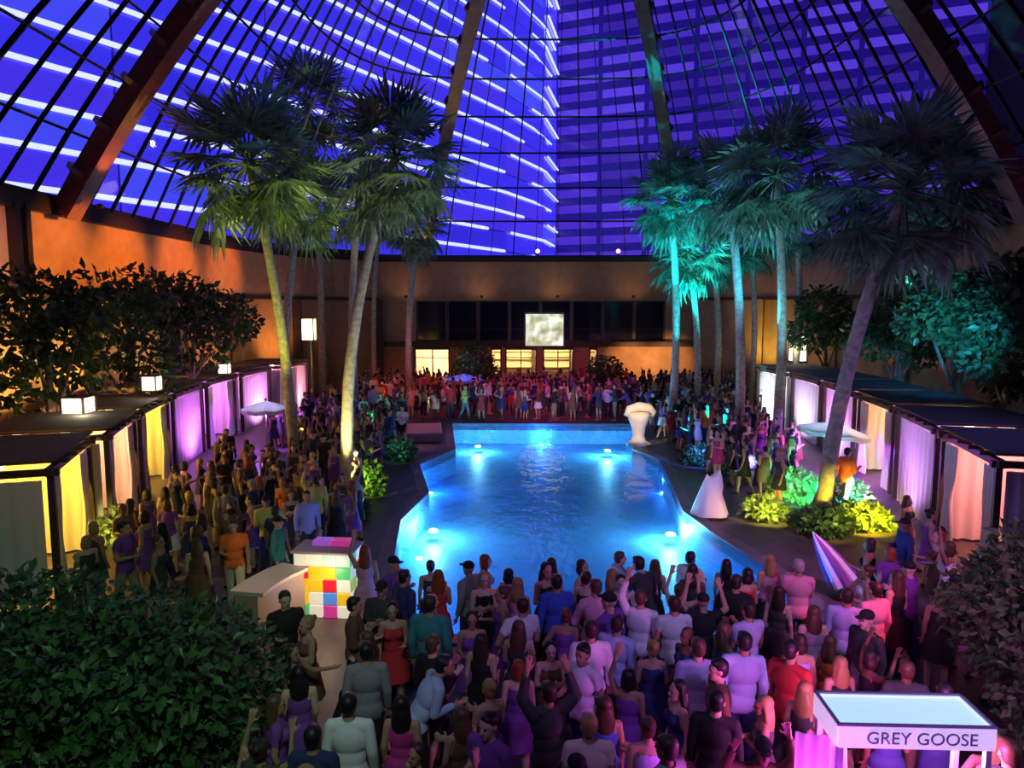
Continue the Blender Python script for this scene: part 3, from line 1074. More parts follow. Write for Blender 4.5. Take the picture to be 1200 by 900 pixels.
CH, CW, CD = 2.55, 3.3, 2.6
M_cush = mat('cushion_cloth', (0.55, 0.5, 0.5), 0.9)
drape_side = drape_mesh(CD - 0.3, CH - 0.15, 7, 0.05, M_drape, 0, 'drape_mesh', 1)
drape_front = drape_mesh(CW - 0.3, CH - 0.15, 9, 0.06, M_drape, 0, 'drape_mesh', 2)
drape_tied = drape_mesh(0.75, CH - 0.15, 5, 0.07, M_drape, 0.55, 'drape_mesh', 3)


def cabana(loc, rz, label, closed, side):
    """local: front face at y = 0 looking to -y; x from 0 (near corner) to CW; depth to +y"""
    root = empty('cabana', loc, rz)
    tag(root, label, 'cabana', 'cabanas along the %s wall' % side)
    for x in (0, CW):
        for y in (0, CD):
            MB().box((x, y, CH / 2), (0.12, 0.12, CH), bevel=0.015).obj('post', M_wood, root)
    for y in (0, CD):
        MB().box((CW / 2, y, CH + 0.07), (CW + 0.4, 0.14, 0.16), bevel=0.015).obj('beam', M_wood, root)
    for x in (0, CW):
        MB().box((x, CD / 2, CH + 0.04), (0.12, CD + 0.3, 0.14), bevel=0.015).obj('beam', M_wood, root)
    for i in range(5):
        MB().box((CW * (i + 0.5) / 5, CD / 2, CH + 0.2), (0.07, CD + 0.5, 0.09)).obj('rafter', M_wood, root)
    MB().box((CW / 2, CD / 2, CH + 0.26), (CW + 0.1, CD + 0.2, 0.03)).obj('roof_cloth', mat('roof_cloth', (0.08, 0.06, 0.07), 0.9), root)
    for x in (0.0, CW):
        o = link('side_drape', drape_side, root)
        o.location = (x, 0.15, 0.05)
        o.rotation_euler = (0, 0, PI / 2)
    o = link('back_drape', drape_front, root)
    o.location = (0.15, CD - 0.05, 0.05)
    if closed:
        o = link('front_drape', drape_front, root)
        o.location = (0.15, 0.02, 0.05)
    else:
        for x in (0.05, CW - 0.8):
            o = link('tied_drape', drape_tied, root)
            o.location = (x, 0.02, 0.05)
    return root


def place_cabana(side, near, ang, closed, label, color, power, outside=0):
    """near: the front corner closest to the camera; ang: how much the row turns away"""
    x, y = near
    if side == 'left':      # front looks to +x; local x runs away from the camera
        rz = PI / 2 + ang
        o = cabana((x, y, 0), rz, label, closed, side)
        inx, iny = -math.cos(ang), -math.sin(ang)
    else:                   # front looks to -x; start at the far corner
        d = Vector((-math.sin(ang), math.cos(ang)))
        rz = -PI / 2 + ang
        o = cabana((x + d.x * CW, y + d.y * CW, 0), rz, label, closed, side)
        inx, iny = math.cos(ang), math.sin(ang)
    fx, fy = -math.sin(ang), math.cos(ang)
    c = (x + fx * CW / 2 + inx * CD * 0.5, y + fy * CW / 2 + iny * CD * 0.5)
    lm = MB().lathe([(0.02, 0), (0.09, -0.02), (0.12, -0.14), (0.07, -0.22), (0.02, -0.23)], 12, (0, 0, 0)).obj('pendant_lamp', mat('pendant_glow', (1, .9, .7), .5, emit=(1, .75, .4), strength=6), o)
    lm.location = (CW / 2, CD * 0.5, CH + 0.05)
    light('cabana_lamp', 'POINT', (c[0], c[1], CH - 0.35), color, power * 1.35, None, size=0.12)
    if outside:
        q = (x + fx * CW * 0.5 - inx * 1.3, y + fy * CW * 0.5 - iny * 1.3)
        light('drape_wash', 'SPOT', (q[0], q[1], 0.3), color, outside * (3.0 if side == 'left' else 2.2), (c[0] - inx * CD * .5, c[1] - iny * CD * .5, 1.5), 110, 0.9, 0.1)
    return o


WARM, YEL, VIO, PINK, LIL = (1.0, 0.62, 0.28), (1.0, 0.62, 0.06), (0.70, 0.16, 1.0), (1.0, 0.35, 0.50), (0.85, 0.62, 1.0)
place_cabana('left', (-8.75, 13.5), 0.34, False, 'near left cabana lit yellow with dark posts and tied drape, cut by the frame', YEL, 260)
place_cabana('left', (-9.75, 17.2), 0.30, False, 'second left cabana with peach drapes and warm lamp', (1.0, 0.45, 0.22), 230)
place_cabana('left', (-10.9, 21.0), 0.22, False, 'third left cabana, its side drape lit yellow', YEL, 230)
place_cabana('left', (-11.8, 25.0), 0.12, True, 'fourth left cabana with closed violet-pink drapes', VIO, 70, 150)
place_cabana('left', (-12.3, 29.0), 0.05, False, 'fifth left cabana lit magenta around a dark doorway', (0.8, 0.2, 1.0), 190)
place_cabana('left', (-12.4, 33.0), -0.05, True, 'sixth left cabana with closed lilac drapes behind the yellow trunk', (0.85, 0.30, 0.95), 70, 190)
place_cabana('left', (-11.9, 37.5), -0.10, True, 'last left cabana with rosy drapes near the back wall', PINK, 90, 130)
place_cabana('right', (9.7, 14.2), -0.25, False, 'near right cabana lit salmon, cut by the frame', (1.0, 0.30, 0.28), 190)
place_cabana('right', (10.7, 18.0), -0.22, True, 'second right cabana with closed violet drapes', (0.62, 0.30, 1.0), 60, 170)
place_cabana('right', (11.6, 21.8), -0.16, False, 'third right cabana with tied drapes over a copper-lit inside', (1.0, 0.28, 0.07), 200)
place_cabana('right', (12.2, 25.6), -0.10, True, 'fourth right cabana with wide closed pink-violet drapes', (0.85, 0.35, 1.0), 80, 230)
place_cabana('right', (12.6, 29.4), -0.04, True, 'fifth right cabana with pale lilac drapes behind the leaning trunk', (0.75, 0.55, 1.0), 80, 200)
place_cabana('right', (12.6, 33.4), 0.03, True, 'last right cabana with bluish white drapes by the palm trunks', (0.75, 0.85, 1.0), 100, 240)

# ================================================================== LANTERNS


def lantern(px, py, wpx, hpx, y, color, strength, label, z0=None, power=25):
    c = at_y(px, py, y)
    w, h = wpx * y / F_PX, hpx * y / F_PX
    root = empty('lantern', (c.x, y, c.z - h / 2))
    tag(root, label, 'lantern', 'square lanterns')
    m = mat('lantern_' + '_'.join('%02d' % int(k * 99) for k in color), (1, 1, 1), 0.6, emit=color, strength=strength)
    MB().box((0, 0, h / 2), (w * 0.88, w * 0.88, h * 0.86)).obj('shade', m, root)
    f = MB()
    for sx in (-1, 1):
        for sy in (-1, 1):
            f.box((sx * w * .46, sy * w * .46, h / 2), (w * .08, w * .08, h))
    f.box((0, 0, h * .97), (w, w, h * .06)).box((0, 0, h * .03), (w, w, h * .06))
    f.obj('frame', M_wood, root)
    if z0 is not None:
        MB().box((0, 0, (z0 - (c.z - h / 2)) / 2), (w * 0.25, w * 0.25, abs(z0 - (c.z - h / 2)))).obj('stand', M_wood, root)
    light('lantern_light', 'POINT', (c.x - (0.5 if c.x > 0 else -0.5), y - w, c.z), color, power, None, size=0.1)


lantern(92, 476, 28, 24, 19.8, (1.0, 0.88, 0.55), 2.6, 'square cream lantern on the roof of the second left cabana', 2.8)
lantern(178, 449, 18, 18, 23.2, (1.0, 0.92, 0.60), 2.4, 'square cream lantern on the roof of the third left cabana', 2.8)
lantern(263, 432, 12, 12, 30.0, (1.0, 0.80, 0.62), 1.8, 'small pale lantern above the violet drapes', 2.8)
lantern(362, 386, 15, 28, 39.0, (1.0, 0.78, 0.40), 2.6, 'tall glowing lantern before the orange wall behind the palms', 0.0)
lantern(935, 408, 17, 34, 37.5, (1.0, 0.86, 0.58), 1.6, 'tall cream lantern on a post beside the thin teal trunk', 0.0)
lantern(932, 442, 10, 12, 36.0, (1.0, 0.80, 0.60), 1.8, 'small lantern under the tall cream lantern', 2.8)
lantern(1122, 482, 17, 16, 22.6, (0.45, 1.0, 0.75), 2.6, 'mint green lantern on the roof of the third right cabana', 2.8, 60)
lantern(1164, 486, 12, 9, 20.5, (1.0, 0.75, 0.62), 2.0, 'small pale lantern on the roof of the second right cabana', 2.8)
lantern(1015, 458, 12, 12, 27.5, (1.0, 0.72, 0.75), 1.4, 'small pink lantern over the pale lilac drapes', 2.8)

# ================================================================== PARASOLS


def parasol(loc, half, h, m, label, rz=0.0, tilt=0.0, drop=0.35, name='parasol'):
    root = empty(name, loc, rz)
    tag(root, label, 'parasol', 'open parasols')
    MB().lathe([(0.28, 0), (0.28, 0.06), (0.06, 0.09), (0.05, 0.2)], 14).obj('base', M_dark, root)
    MB().tube([(0, 0, 0.1), (0, 0, h)], 0.03, 8).obj('pole', M_wood, root)
    mb = MB()
    n, k = 8, 4
    v = [(0, 0, h + 0.02)]
    rot = Matrix.Rotation(tilt, 3, 'Y')
    for j in range(1, k + 1):
        for i in range(n * 2):
            a = i * PI / n
            sag = 0.0 if i % 2 == 0 else -0.06 * j / k
            rr = half * j / k * (1.0 if i % 2 == 0 else 0.95)
            v.append((rr * math.cos(a), rr * math.sin(a), h - drop * (j / k) ** 1.2 + sag))
    v += [(p[0], p[1], p[2] - 0.14) for p in v[-n * 2:]]
    v = [tuple(rot @ Vector((p[0], p[1], p[2] - h)) + Vector((0, 0, h))) for p in v]
    f = [(0, 1 + i, 1 + (i + 1) % (2 * n)) for i in range(2 * n)]
    for j in range(k):
        for i in range(2 * n):
            a = 1 + j * 2 * n + i
            b = 1 + j * 2 * n + (i + 1) % (2 * n)
            f.append((a, a + 2 * n, b + 2 * n, b))
    mb.add(v, f).obj('canopy', m, root)
    for i in range(n):
        a = i * 2 * PI / n
        e = rot @ Vector((half * .95 * math.cos(a), half * .95 * math.sin(a), -drop - 0.05))
        MB().tube([(0, 0, h - 0.06), (e.x, e.y, h + e.z)], 0.012, 4).obj('rib', M_dark, root)
    MB().ball((0, 0, h + 0.06), 0.05, 8, 6).obj('finial', M_dark, root)
    return root


M_pcan = mat('parasol_cloth', (0.80, 0.78, 0.86), 0.8)
p = at_y(312, 492, 28.5)
parasol((p.x, p.y, 0), 0.95, 2.0, M_pcan, 'white open parasol glowing violet before the left cabanas', 0.3, 0.0, 0.28)
light('parasol_lamp', 'SPOT', (p.x + 0.3, p.y - 1.0, 3.6), (0.62, 0.55, 1.0), 130, (p.x, p.y, 1.9), 60, 0.5, 0.1)
light('parasol_glow', 'POINT', (p.x, p.y - 0.1, 1.45), (0.42, 0.12, 1.0), 260, None, size=0.08)
p = at_y(978, 514, 23.5)
parasol((p.x, p.y, 0), 1.15, 1.95, M_pcan, 'white open parasol lit pale blue behind the dark leaning palm', 0.1, 0.14, 0.3)
light('parasol_lamp', 'SPOT', (p.x - 0.2, p.y - 1.2, 4.0), (0.7, 0.85, 1.0), 200, (p.x, p.y, 1.9), 55, 0.5, 0.1)
light('parasol_glow', 'POINT', (p.x + 0.2, p.y - 0.1, 1.35), (0.32, 0.10, 1.0), 420, None, size=0.08)
light('parasol_glow', 'POINT', (p.x - 1.0, p.y - 0.1, 1.2), (0.9, 0.05, 0.9), 130, None, size=0.08)
p = at_y(556, 441, 43.0)
parasol((p.x - 0.6, p.y, 0), 1.25, 1.75, mat('blue_parasol_cloth', (0.16, 0.20, 0.75), 0.8), 'blue open parasol in the far crowd left of the pool end', 0.2, 0.0, 0.3)
light('parasol_lamp', 'SPOT', (p.x - 0.6, p.y - 2.0, 4.2), (0.4, 0.5, 1.0), 330, (p.x - 0.6, p.y, 1.6), 50, 0.5, 0.1)

# closed striped parasol leaning over the crowd
root = empty('closed_parasol', at_z(986, 700))
tag(root, 'closed pink-lit striped parasol tilted over the crowd on the right', 'parasol')
b = root.location.copy()
tip, foot = at_y(954, 626, b.y), at_y(987, 680, b.y)
tip, foot = tip - b, foot - b
ax = (tip - foot)
M_pst = mat('white_stripe_cloth', (0.85, 0.80, 0.85), 0.7)
M_pst2 = mat('plum_stripe_cloth', (0.30, 0.08, 0.30), 0.7)
side_v = ax.cross(Vector((0, 1, 0))).normalized()
for k in range(8):
    a = 2 * PI * k / 8
    o = side_v * math.cos(a) + Vector((0, 1, 0)) * math.sin(a)
    pts = [foot + ax * t + o * r for t, r in ((1.0, 0.015), (0.75, 0.09), (0.45, 0.15), (0.2, 0.19), (0.0, 0.22))]
    MB().tube(pts, [0.02, 0.05, 0.075, 0.09, 0.10], 6).obj('canopy_fold', M_pst if k % 2 else M_pst2, root)
MB().tube([(0, 0, 0), tuple(foot), tuple(tip + ax * 0.05)], 0.025, 8).obj('pole', M_white, root)
MB().lathe([(0.25, 0), (0.25, 0.05), (0.05, 0.08), (0.04, 0.2)], 14).obj('base', M_dark, root)
light('parasol_spot', 'SPOT', (b.x - 0.5, b.y - 2.2, 3.8), (0.95, 0.35, 1.0), 330, tuple(b + (tip + foot) / 2), 34, 0.5, 0.06)

# white cloth with two peaks by the right pool edge
root = empty('draped_stand', at_z(832, 606))
tag(root, 'white cloth with two raised peaks draped over a low stand at the right pool edge', 'stand')
mb = MB()
v, f = [], []
N, LV = 16, 7
for j in range(LV + 1):
    t = j / LV
    for i in range(N):
        a = 2 * PI * i / N
        r = 0.10 + 0.34 * t ** 0.8 + 0.05 * t * math.sin(a * 5)
        z = 1.0 * (1 - t)
        if t < 0.4:
            z += 0.28 * max(0, math.cos(a - 0.2)) ** 3 * (1 - t / 0.4) + 0.14 * max(0, math.cos(a - 3.3)) ** 3 * (1 - t / 0.4)
        x = r * math.cos(a) * 1.15 + (0.12 * (1 - t) * max(0, math.cos(a)) if t < .4 else 0)
        v.append((x, r * math.sin(a) * 0.9, z + 0.08))
for j in range(LV):
    for i in range(N):
        f.append((j * N + i, (j + 1) * N + i, (j + 1) * N + (i + 1) % N, j * N + (i + 1) % N))
f.append(tuple(range(N)))
mb.add(v, f).obj('cloth', M_white, root, True)
MB().lathe([(0.30, 0), (0.30, 0.12), (0.05, 0.14), (0.04, 0.95)], 12).obj('stand_pole', M_wood, root)
q = root.location
light('stand_lamp', 'SPOT', (q.x - 0.6, q.y - 1.6, 2.4), (0.75, 0.55, 1.0), 75, (q.x, q.y, 0.6), 50, 0.6, 0.06)
light('stand_lamp', 'SPOT', (q.x + 0.5, q.y - 1.0, 0.25), (1.0, 0.45, 0.2), 22, (q.x, q.y, 0.4), 60, 0.6, 0.06)

# bright pedestal with an overhanging top at the far right pool corner
root = empty('pedestal_fountain', at_z(748, 521))
tag(root, 'bright cream pedestal with an overhanging curled top at the far right pool corner', 'sculpture')
M_ped = mat('cream_stone', (0.85, 0.72, 0.55), 0.6, noise=0.06, scale=4)
MB().lathe([(0.42, 0), (0.42, 0.12), (0.30, 0.18), (0.24, 0.40), (0.30, 0.75), (0.42, 1.05), (0.46, 1.25), (0.40, 1.35), (0.1, 1.38)], 20).obj('pedestal', M_ped, root, True)
mb = MB()
mb.tube([(-0.52, 0, 1.2), (-0.40, 0, 1.48), (0.0, 0, 1.60), (0.42, 0, 1.54), (0.62, 0, 1.36), (0.56, 0, 1.18)], [0.12, 0.17, 0.20, 0.18, 0.13, 0.06], 10)
mb.obj('curled_top', M_ped, root, True)
MB().lathe([(0.50, -0.02), (0.52, 0.05), (0.44, 0.08)], 20).obj('plinth', M_ped, root)
q = root.location
light('pedestal_lamp', 'SPOT', (q.x - 1.0, q.y - 3.6, 3.2), (1.0, 0.74, 0.48), 800, (q.x, q.y, 1.0), 26, 0.5, 0.06)

# raised ledge at the far left pool corner
root = empty('stone_ledge', at_z(496, 512))
tag(root, 'low rosy stone ledge at the far left pool corner', 'ledge')
MB().box((0, 0, 0.16), (1.5, 2.6, 0.32), 0.12, bevel=0.03).obj('ledge_body', mat('ledge_stone', (0.35, 0.22, 0.28), 0.6, noise=.2, scale=4), root)
MB().box((0, 0, 0.36), (1.62, 2.72, 0.08), 0.12, bevel=0.02).obj('ledge_cap', mat('ledge_cap_stone', (0.55, 0.32, 0.36), 0.5), root)
light('ledge_lamp', 'SPOT', (root.location.x - 0.5, root.location.y + 2, 3.5), (1.0, 0.25, 0.35), 120, tuple(root.location), 60, 0.6, 0.06)

# ================================================================== PROJECTION SCREEN ON THE GALLERY
root = empty('projection_screen', at_y(638, 405, YB - 0.35))
tag(root, 'glowing pale green and white projection screen hung before the dark gallery windows', 'screen')
sw, sh = 44 * 49.2 / F_PX, 37 * 49.2 / F_PX
m = bpy.data.materials.new('screen_picture')
m.use_nodes = True
nt = m.node_tree
bs = nt.nodes['Principled BSDF']
tc = nt.nodes.new('ShaderNodeTexCoord')
nz = nt.nodes.new('ShaderNodeTexNoise')
nz.inputs['Scale'].default_value = 1.5
nz.inputs['Detail'].default_value = 2
cr = nt.nodes.new('ShaderNodeValToRGB')
cr.color_ramp.elements[0].position = 0.35
cr.color_ramp.elements[0].color = (0.30, 0.30, 0.13, 1)
cr.color_ramp.elements[1].position = 0.62
cr.color_ramp.elements[1].color = (1.0, 1.0, 0.85, 1)
e = cr.color_ramp.elements.new(0.48)
e.color = (0.50, 0.58, 0.34, 1)
nt.links.new(tc.outputs['Object'], nz.inputs['Vector'])
nt.links.new(nz.outputs['Fac'], cr.inputs['Fac'])
nt.links.new(cr.outputs['Color'], bs.inputs['Emission Color'])
bs.inputs['Emission Strength'].default_value = 1.05
MB().box((0, 0, sh / 2), (sw, 0.05, sh)).obj('screen_surface', m, root)
f = MB()
for s in (-1, 1):
    f.box((s * (sw / 2 + 0.04), 0, sh / 2), (0.08, 0.09, sh + 0.16))
f.box((0, 0, sh + 0.05), (sw + 0.16, 0.12, 0.12)).box((0, 0, -0.04), (sw + 0.16, 0.09, 0.08))
f.obj('screen_frame', mat('screen_frame_grey', (0.35, 0.33, 0.33), 0.5), root)

# purple spotlights on the dome ring
for px, lab in ((630, 'small violet spotlight on the ring ledge above the screen'), (724, 'small violet spotlight on the ring ledge right of the screen')):
    q = at_y(px, 306, YB - 0.6)
    root = empty('spotlight', (q.x, q.y, 9.1))
    tag(root, lab, 'spotlight', 'spotlights on the ring ledge')
    MB().box((0, 0, 0.04), (0.2, 0.2, 0.08)).obj('base', M_fix, root)
    MB().tube([(0, 0, 0.08), (0, 0, 0.28)], 0.03, 6).obj('yoke', M_fix, root)
    MB().tube([(0, 0.16, 0.34), (0, -0.16, 0.30)], [0.12, 0.15], 12).obj('can', M_fix, root)
    MB().tube([(0, -0.16, 0.30), (0, -0.19, 0.295)], [0.14, 0.10], 12).obj('lens', mat('violet_lens', (1, 1, 1), 0.3, emit=(0.65, 0.12, 1.0), strength=14), root)

# ================================================================== LIT COLOUR-BLOCK BAR AND PALE COUNTER
bl, br_ = at_z(358, 716), at_z(414, 716)
base = (bl + br_) / 2
root = empty('light_up_bar', base, -0.10)
tag(root, 'bar front of glowing coloured squares at the pool corner', 'bar')
W, D, H = 1.06, 0.62, 1.22
cols = {'r': (0.80, 0.02, 0.04), 'y': (1.0, 0.62, 0.02), 'b': (0.10, 0.30, 0.85), 'g': (0.10, 0.62, 0.22), 'w': (1.0, 0.95, 0.75), 'p': (0.75, 0.05, 0.35), 'l': (0.42, 0.65, 0.08), 'm': (0.6, 0.85, 0.70), 'v': (0.45, 0.12, 0.75)}
CM = {k: mat('lit_panel_' + n, tuple(0.6 * q for q in cols[k]), 0.3, emit=cols[k], strength=0.5) for k, n in
      (('r', 'red'), ('y', 'yellow'), ('b', 'blue'), ('g', 'green'), ('w', 'white'), ('p', 'pink'), ('l', 'lime'), ('m', 'mint'), ('v', 'violet'))}
MB().box((0, 0, H / 2), (W - 0.06, D - 0.06, H - 0.04)).obj('cabinet', M_white, root)
front = ['wwmm', 'ryyg', 'yyrw', 'ywby', 'gwpw']
nr_, nc_ = len(front), 4
for r_ in range(nr_):
    for c_ in range(nc_):
        MB().box((-W / 2 + W * (c_ + .5) / nc_, -D / 2 + 0.01, H - H * (r_ + .5) / nr_), (W / nc_ - 0.02, 0.05, H / nr_ - 0.02), bevel=0.008).obj('panel', CM[front[r_][c_]], root)
for r_, row in enumerate(['wg', 'rm', 'wl', 'yw', 'ww']):
    for c_, ch in enumerate(row):
        for sx in (-1, 1):
            MB().box((sx * (W / 2 - 0.01), D / 2 - D * (c_ + .5) / 2, H - H * (r_ + .5) / 5), (0.05, D / 2 - 0.02, H / 5 - 0.02), bevel=0.008).obj('panel', CM[ch], root)
MB().box((0, 0, H + 0.02), (W + 0.10, D + 0.10, 0.05), bevel=0.012).obj('bar_top', mat('bar_top_grey', (0.35, 0.30, 0.33), 0.4), root)
for i, ch in enumerate('vp'):
    MB().box((-0.12 + 0.36 * i, 0.12, H + 0.09), (0.34, 0.26, 0.10), bevel=0.01).obj('top_box', CM[ch], root)
light('bar_glow', 'POINT', (base.x + 0.1, base.y - 0.7, 0.9), (1.0, 0.72, 0.45), 14, None, size=0.15)

root = empty('curved_counter', at_z(318, 735))
tag(root, 'pale curved counter running left from the coloured bar', 'counter')
b = root.location
arc = []
for px, py in ((288, 694), (305, 682), (325, 671), (346, 662)):
    q = at_z(px, py, 1.02)
    arc.append(Vector((q.x - b.x, q.y - b.y, 0)))
mb, mt = MB(), MB()
for (mbx, w, z0, z1) in ((mb, 0.42, 0.0, 0.96), (mt, 0.62, 0.96, 1.02)):
    v, f = [], []
    for i, p in enumerate(arc):
        d = (arc[min(i + 1, 3)] - arc[max(i - 1, 0)]).normalized()
        nn = Vector((-d.y, d.x, 0)) * (w / 2)
        for q, z in ((p - nn, z0), (p + nn, z0), (p + nn, z1), (p - nn, z1)):
            v.append((q.x, q.y, z))
    for i in range(3):
        for j in range(4):
            f.append((i * 4 + j, i * 4 + (j + 1) % 4, (i + 1) * 4 + (j + 1) % 4, (i + 1) * 4 + j))
    f += [(3, 2, 1, 0), (12, 13, 14, 15)]
    mbx.add(v, f)
mb.obj('counter_front', mat('tan_panel', (0.50, 0.36, 0.25), 0.6), root)
mt.obj('counter_top', mat('pale_counter', (0.72, 0.60, 0.45), 0.4), root)
light('counter_lamp', 'SPOT', (b.x - 0.4, b.y - 0.8, 3.4), (1.0, 0.72, 0.42), 55, (b.x, b.y, 0.9), 60, 0.7, 0.1)

# ================================================================== DRINKS KIOSK WITH A SIGN FASCIA, bottom right
ZK = 2.12
nl, nr2, fl_ = at_z(983, 849, ZK), at_z(1166, 853, ZK), at_z(953, 811, ZK)
ctr = Vector((nl.x, nl.y, 0))
rz = math.atan2(nr2.y - nl.y, nr2.x - nl.x)
KW = (nr2 - nl).length
KD = (fl_ - nl).length * 0.98
root = empty('drinks_kiosk', ctr, rz)
tag(root, 'white-roofed drinks kiosk with a lettered fascia, glowing magenta below, bottom right', 'kiosk')
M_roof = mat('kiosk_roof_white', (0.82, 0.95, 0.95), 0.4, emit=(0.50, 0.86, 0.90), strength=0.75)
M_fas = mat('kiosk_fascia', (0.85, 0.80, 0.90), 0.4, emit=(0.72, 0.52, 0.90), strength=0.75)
M_trim = mat('kiosk_trim', (0.30, 0.30, 0.42), 0.4)
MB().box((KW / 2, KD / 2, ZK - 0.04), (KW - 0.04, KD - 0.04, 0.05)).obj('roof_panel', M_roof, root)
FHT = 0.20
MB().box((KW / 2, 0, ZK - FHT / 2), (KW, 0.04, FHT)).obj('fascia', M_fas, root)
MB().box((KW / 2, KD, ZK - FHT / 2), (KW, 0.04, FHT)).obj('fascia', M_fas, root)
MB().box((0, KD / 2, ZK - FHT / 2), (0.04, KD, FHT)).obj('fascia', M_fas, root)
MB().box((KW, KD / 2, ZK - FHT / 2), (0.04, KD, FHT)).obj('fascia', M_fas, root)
for (c, s) in (((KW / 2, -0.005, ZK + .005), (KW + .03, 0.03, 0.02)), ((KW / 2, KD, ZK + .005), (KW + .03, 0.03, 0.02)), ((0, KD / 2, ZK + .005), (0.03, KD, 0.02)), ((KW, KD / 2, ZK + .005), (0.03, KD, 0.02))):
    MB().box(c, s).obj('trim_strip', M_trim, root)
for x in (0.03, KW - 0.03):
    for y in (0.03, KD - 0.03):
        MB().box((x, y, (ZK - .1) / 2), (0.05, 0.05, ZK - .1)).obj('post', M_trim, root)
MB().box((KW / 2, 0.12, 0.52), (KW - 0.1, 0.10, 1.04)).obj('counter_front', mat('kiosk_counter_lit', (.9, .3, .8), .3, emit=(0.9, 0.06, 0.62), strength=0.8), root)
MB().box((KW / 2, 0.16, 1.07), (KW - 0.04, 0.36, 0.05), bevel=0.01).obj('counter_top', M_white, root)
me = drape_mesh(0.42, ZK - 0.25, 4, 0.035, M_drape, 0.0, 'drape_mesh', 8)
o = link('corner_drape', me, root)
o.location = (-0.30, 0.16, 0.06)
cu = bpy.data.curves.new('sign_lettering', 'FONT')
cu.body = 'GREY GOOSE'
cu.size = 0.155
cu.extrude = 0.004
cu.align_x = 'CENTER'
cu.align_y = 'CENTER'
tmp = bpy.data.objects.new('tmp', cu)
COL.objects.link(tmp)
me = bpy.data.meshes.new_from_object(tmp.evaluated_get(bpy.context.evaluated_depsgraph_get()))
bpy.data.objects.remove(tmp)
me.materials.clear()
o = link('sign_lettering', me, root, mat('sign_grey', (0.26, 0.27, 0.42), 0.5))
o.location = (KW * 0.53, -0.028, ZK - FHT / 2 - 0.005)
o.rotation_euler = (PI / 2, 0, 0)
k = root.matrix_world
rm = Matrix.Rotation(rz, 4, 'Z')
for (x, y, z, e, c) in ((KW * .3, KD * .55, 1.7, 110, (1.0, 0.10, 0.75)), (KW * .75, KD * .55, 1.7, 110, (1.0, 0.2, 0.80)), (-0.15, 0.02, 1.2, 60, (0.85, 0.06, 1.0))):
    q = rm @ Vector((x, y, 0)) + ctr
    light('kiosk_lamp', 'POINT', (q.x, q.y - (0.35 if x < 0 else 0), z), c, e, None, size=0.08)


# ================================================================== PEOPLE
# bodies: tapered limbs joined into one skin, one per pose and build; clothing grows from the body's own surface


def cap_verts(mb, a, b, ra, rb, sq=1.0, n=12):
    """a tapered limb with round ends from a to b"""
    a, b = Vector(a), Vector(b)
    d = (b - a)
    L = d.length
    d = d / L if L > 1e-6 else Vector((0, 0, 1))
    up = Vector((0, 1, 0)) if abs(d.y) < 0.9 else Vector((1, 0, 0))
    x = d.cross(up).normalized()
    y = d.cross(x).normalized()
    prof = [(-0.999 * ra, 0.05 * ra), (-0.71 * ra, 0.71 * ra), (0, ra), (L, rb), (L + 0.71 * rb, 0.71 * rb), (L + 0.999 * rb, 0.05 * rb)]
    v, f = [], []
    for (t, r) in prof:
        for k in range(n):
            an = 2 * PI * k / n
            v.append(a + d * t + x * (r * math.cos(an)) + y * (r * sq * math.sin(an)))
    for i in range(len(prof) - 1):
        for k in range(n):
            f.append((i * n + k, (i + 1) * n + k, (i + 1) * n + (k + 1) % n, i * n + (k + 1) % n))
    f.append(tuple(range(n)))
    f.append(tuple((len(prof) - 1) * n + k for k in range(n - 1, -1, -1)))
    mb.add(v, f)


def remeshed(mb, voxel, smooth, ratio):
    me = mb.mesh('tmp')
    o = bpy.data.objects.new('tmp', me)
    COL.objects.link(o)
    r = o.modifiers.new('r', 'REMESH')
    r.mode = 'VOXEL'
    r.voxel_size = voxel
    if smooth:
        s = o.modifiers.new('s', 'SMOOTH')
        s.iterations = smooth
        s.factor = 0.5
    if ratio < 1:
        d = o.modifiers.new('d', 'DECIMATE')
        d.ratio = ratio
    dg = bpy.context.evaluated_depsgraph_get()
    out = bpy.data.meshes.new_from_object(o.evaluated_get(dg))
    bpy.data.objects.remove(o)
    bpy.data.meshes.remove(me)
    return out


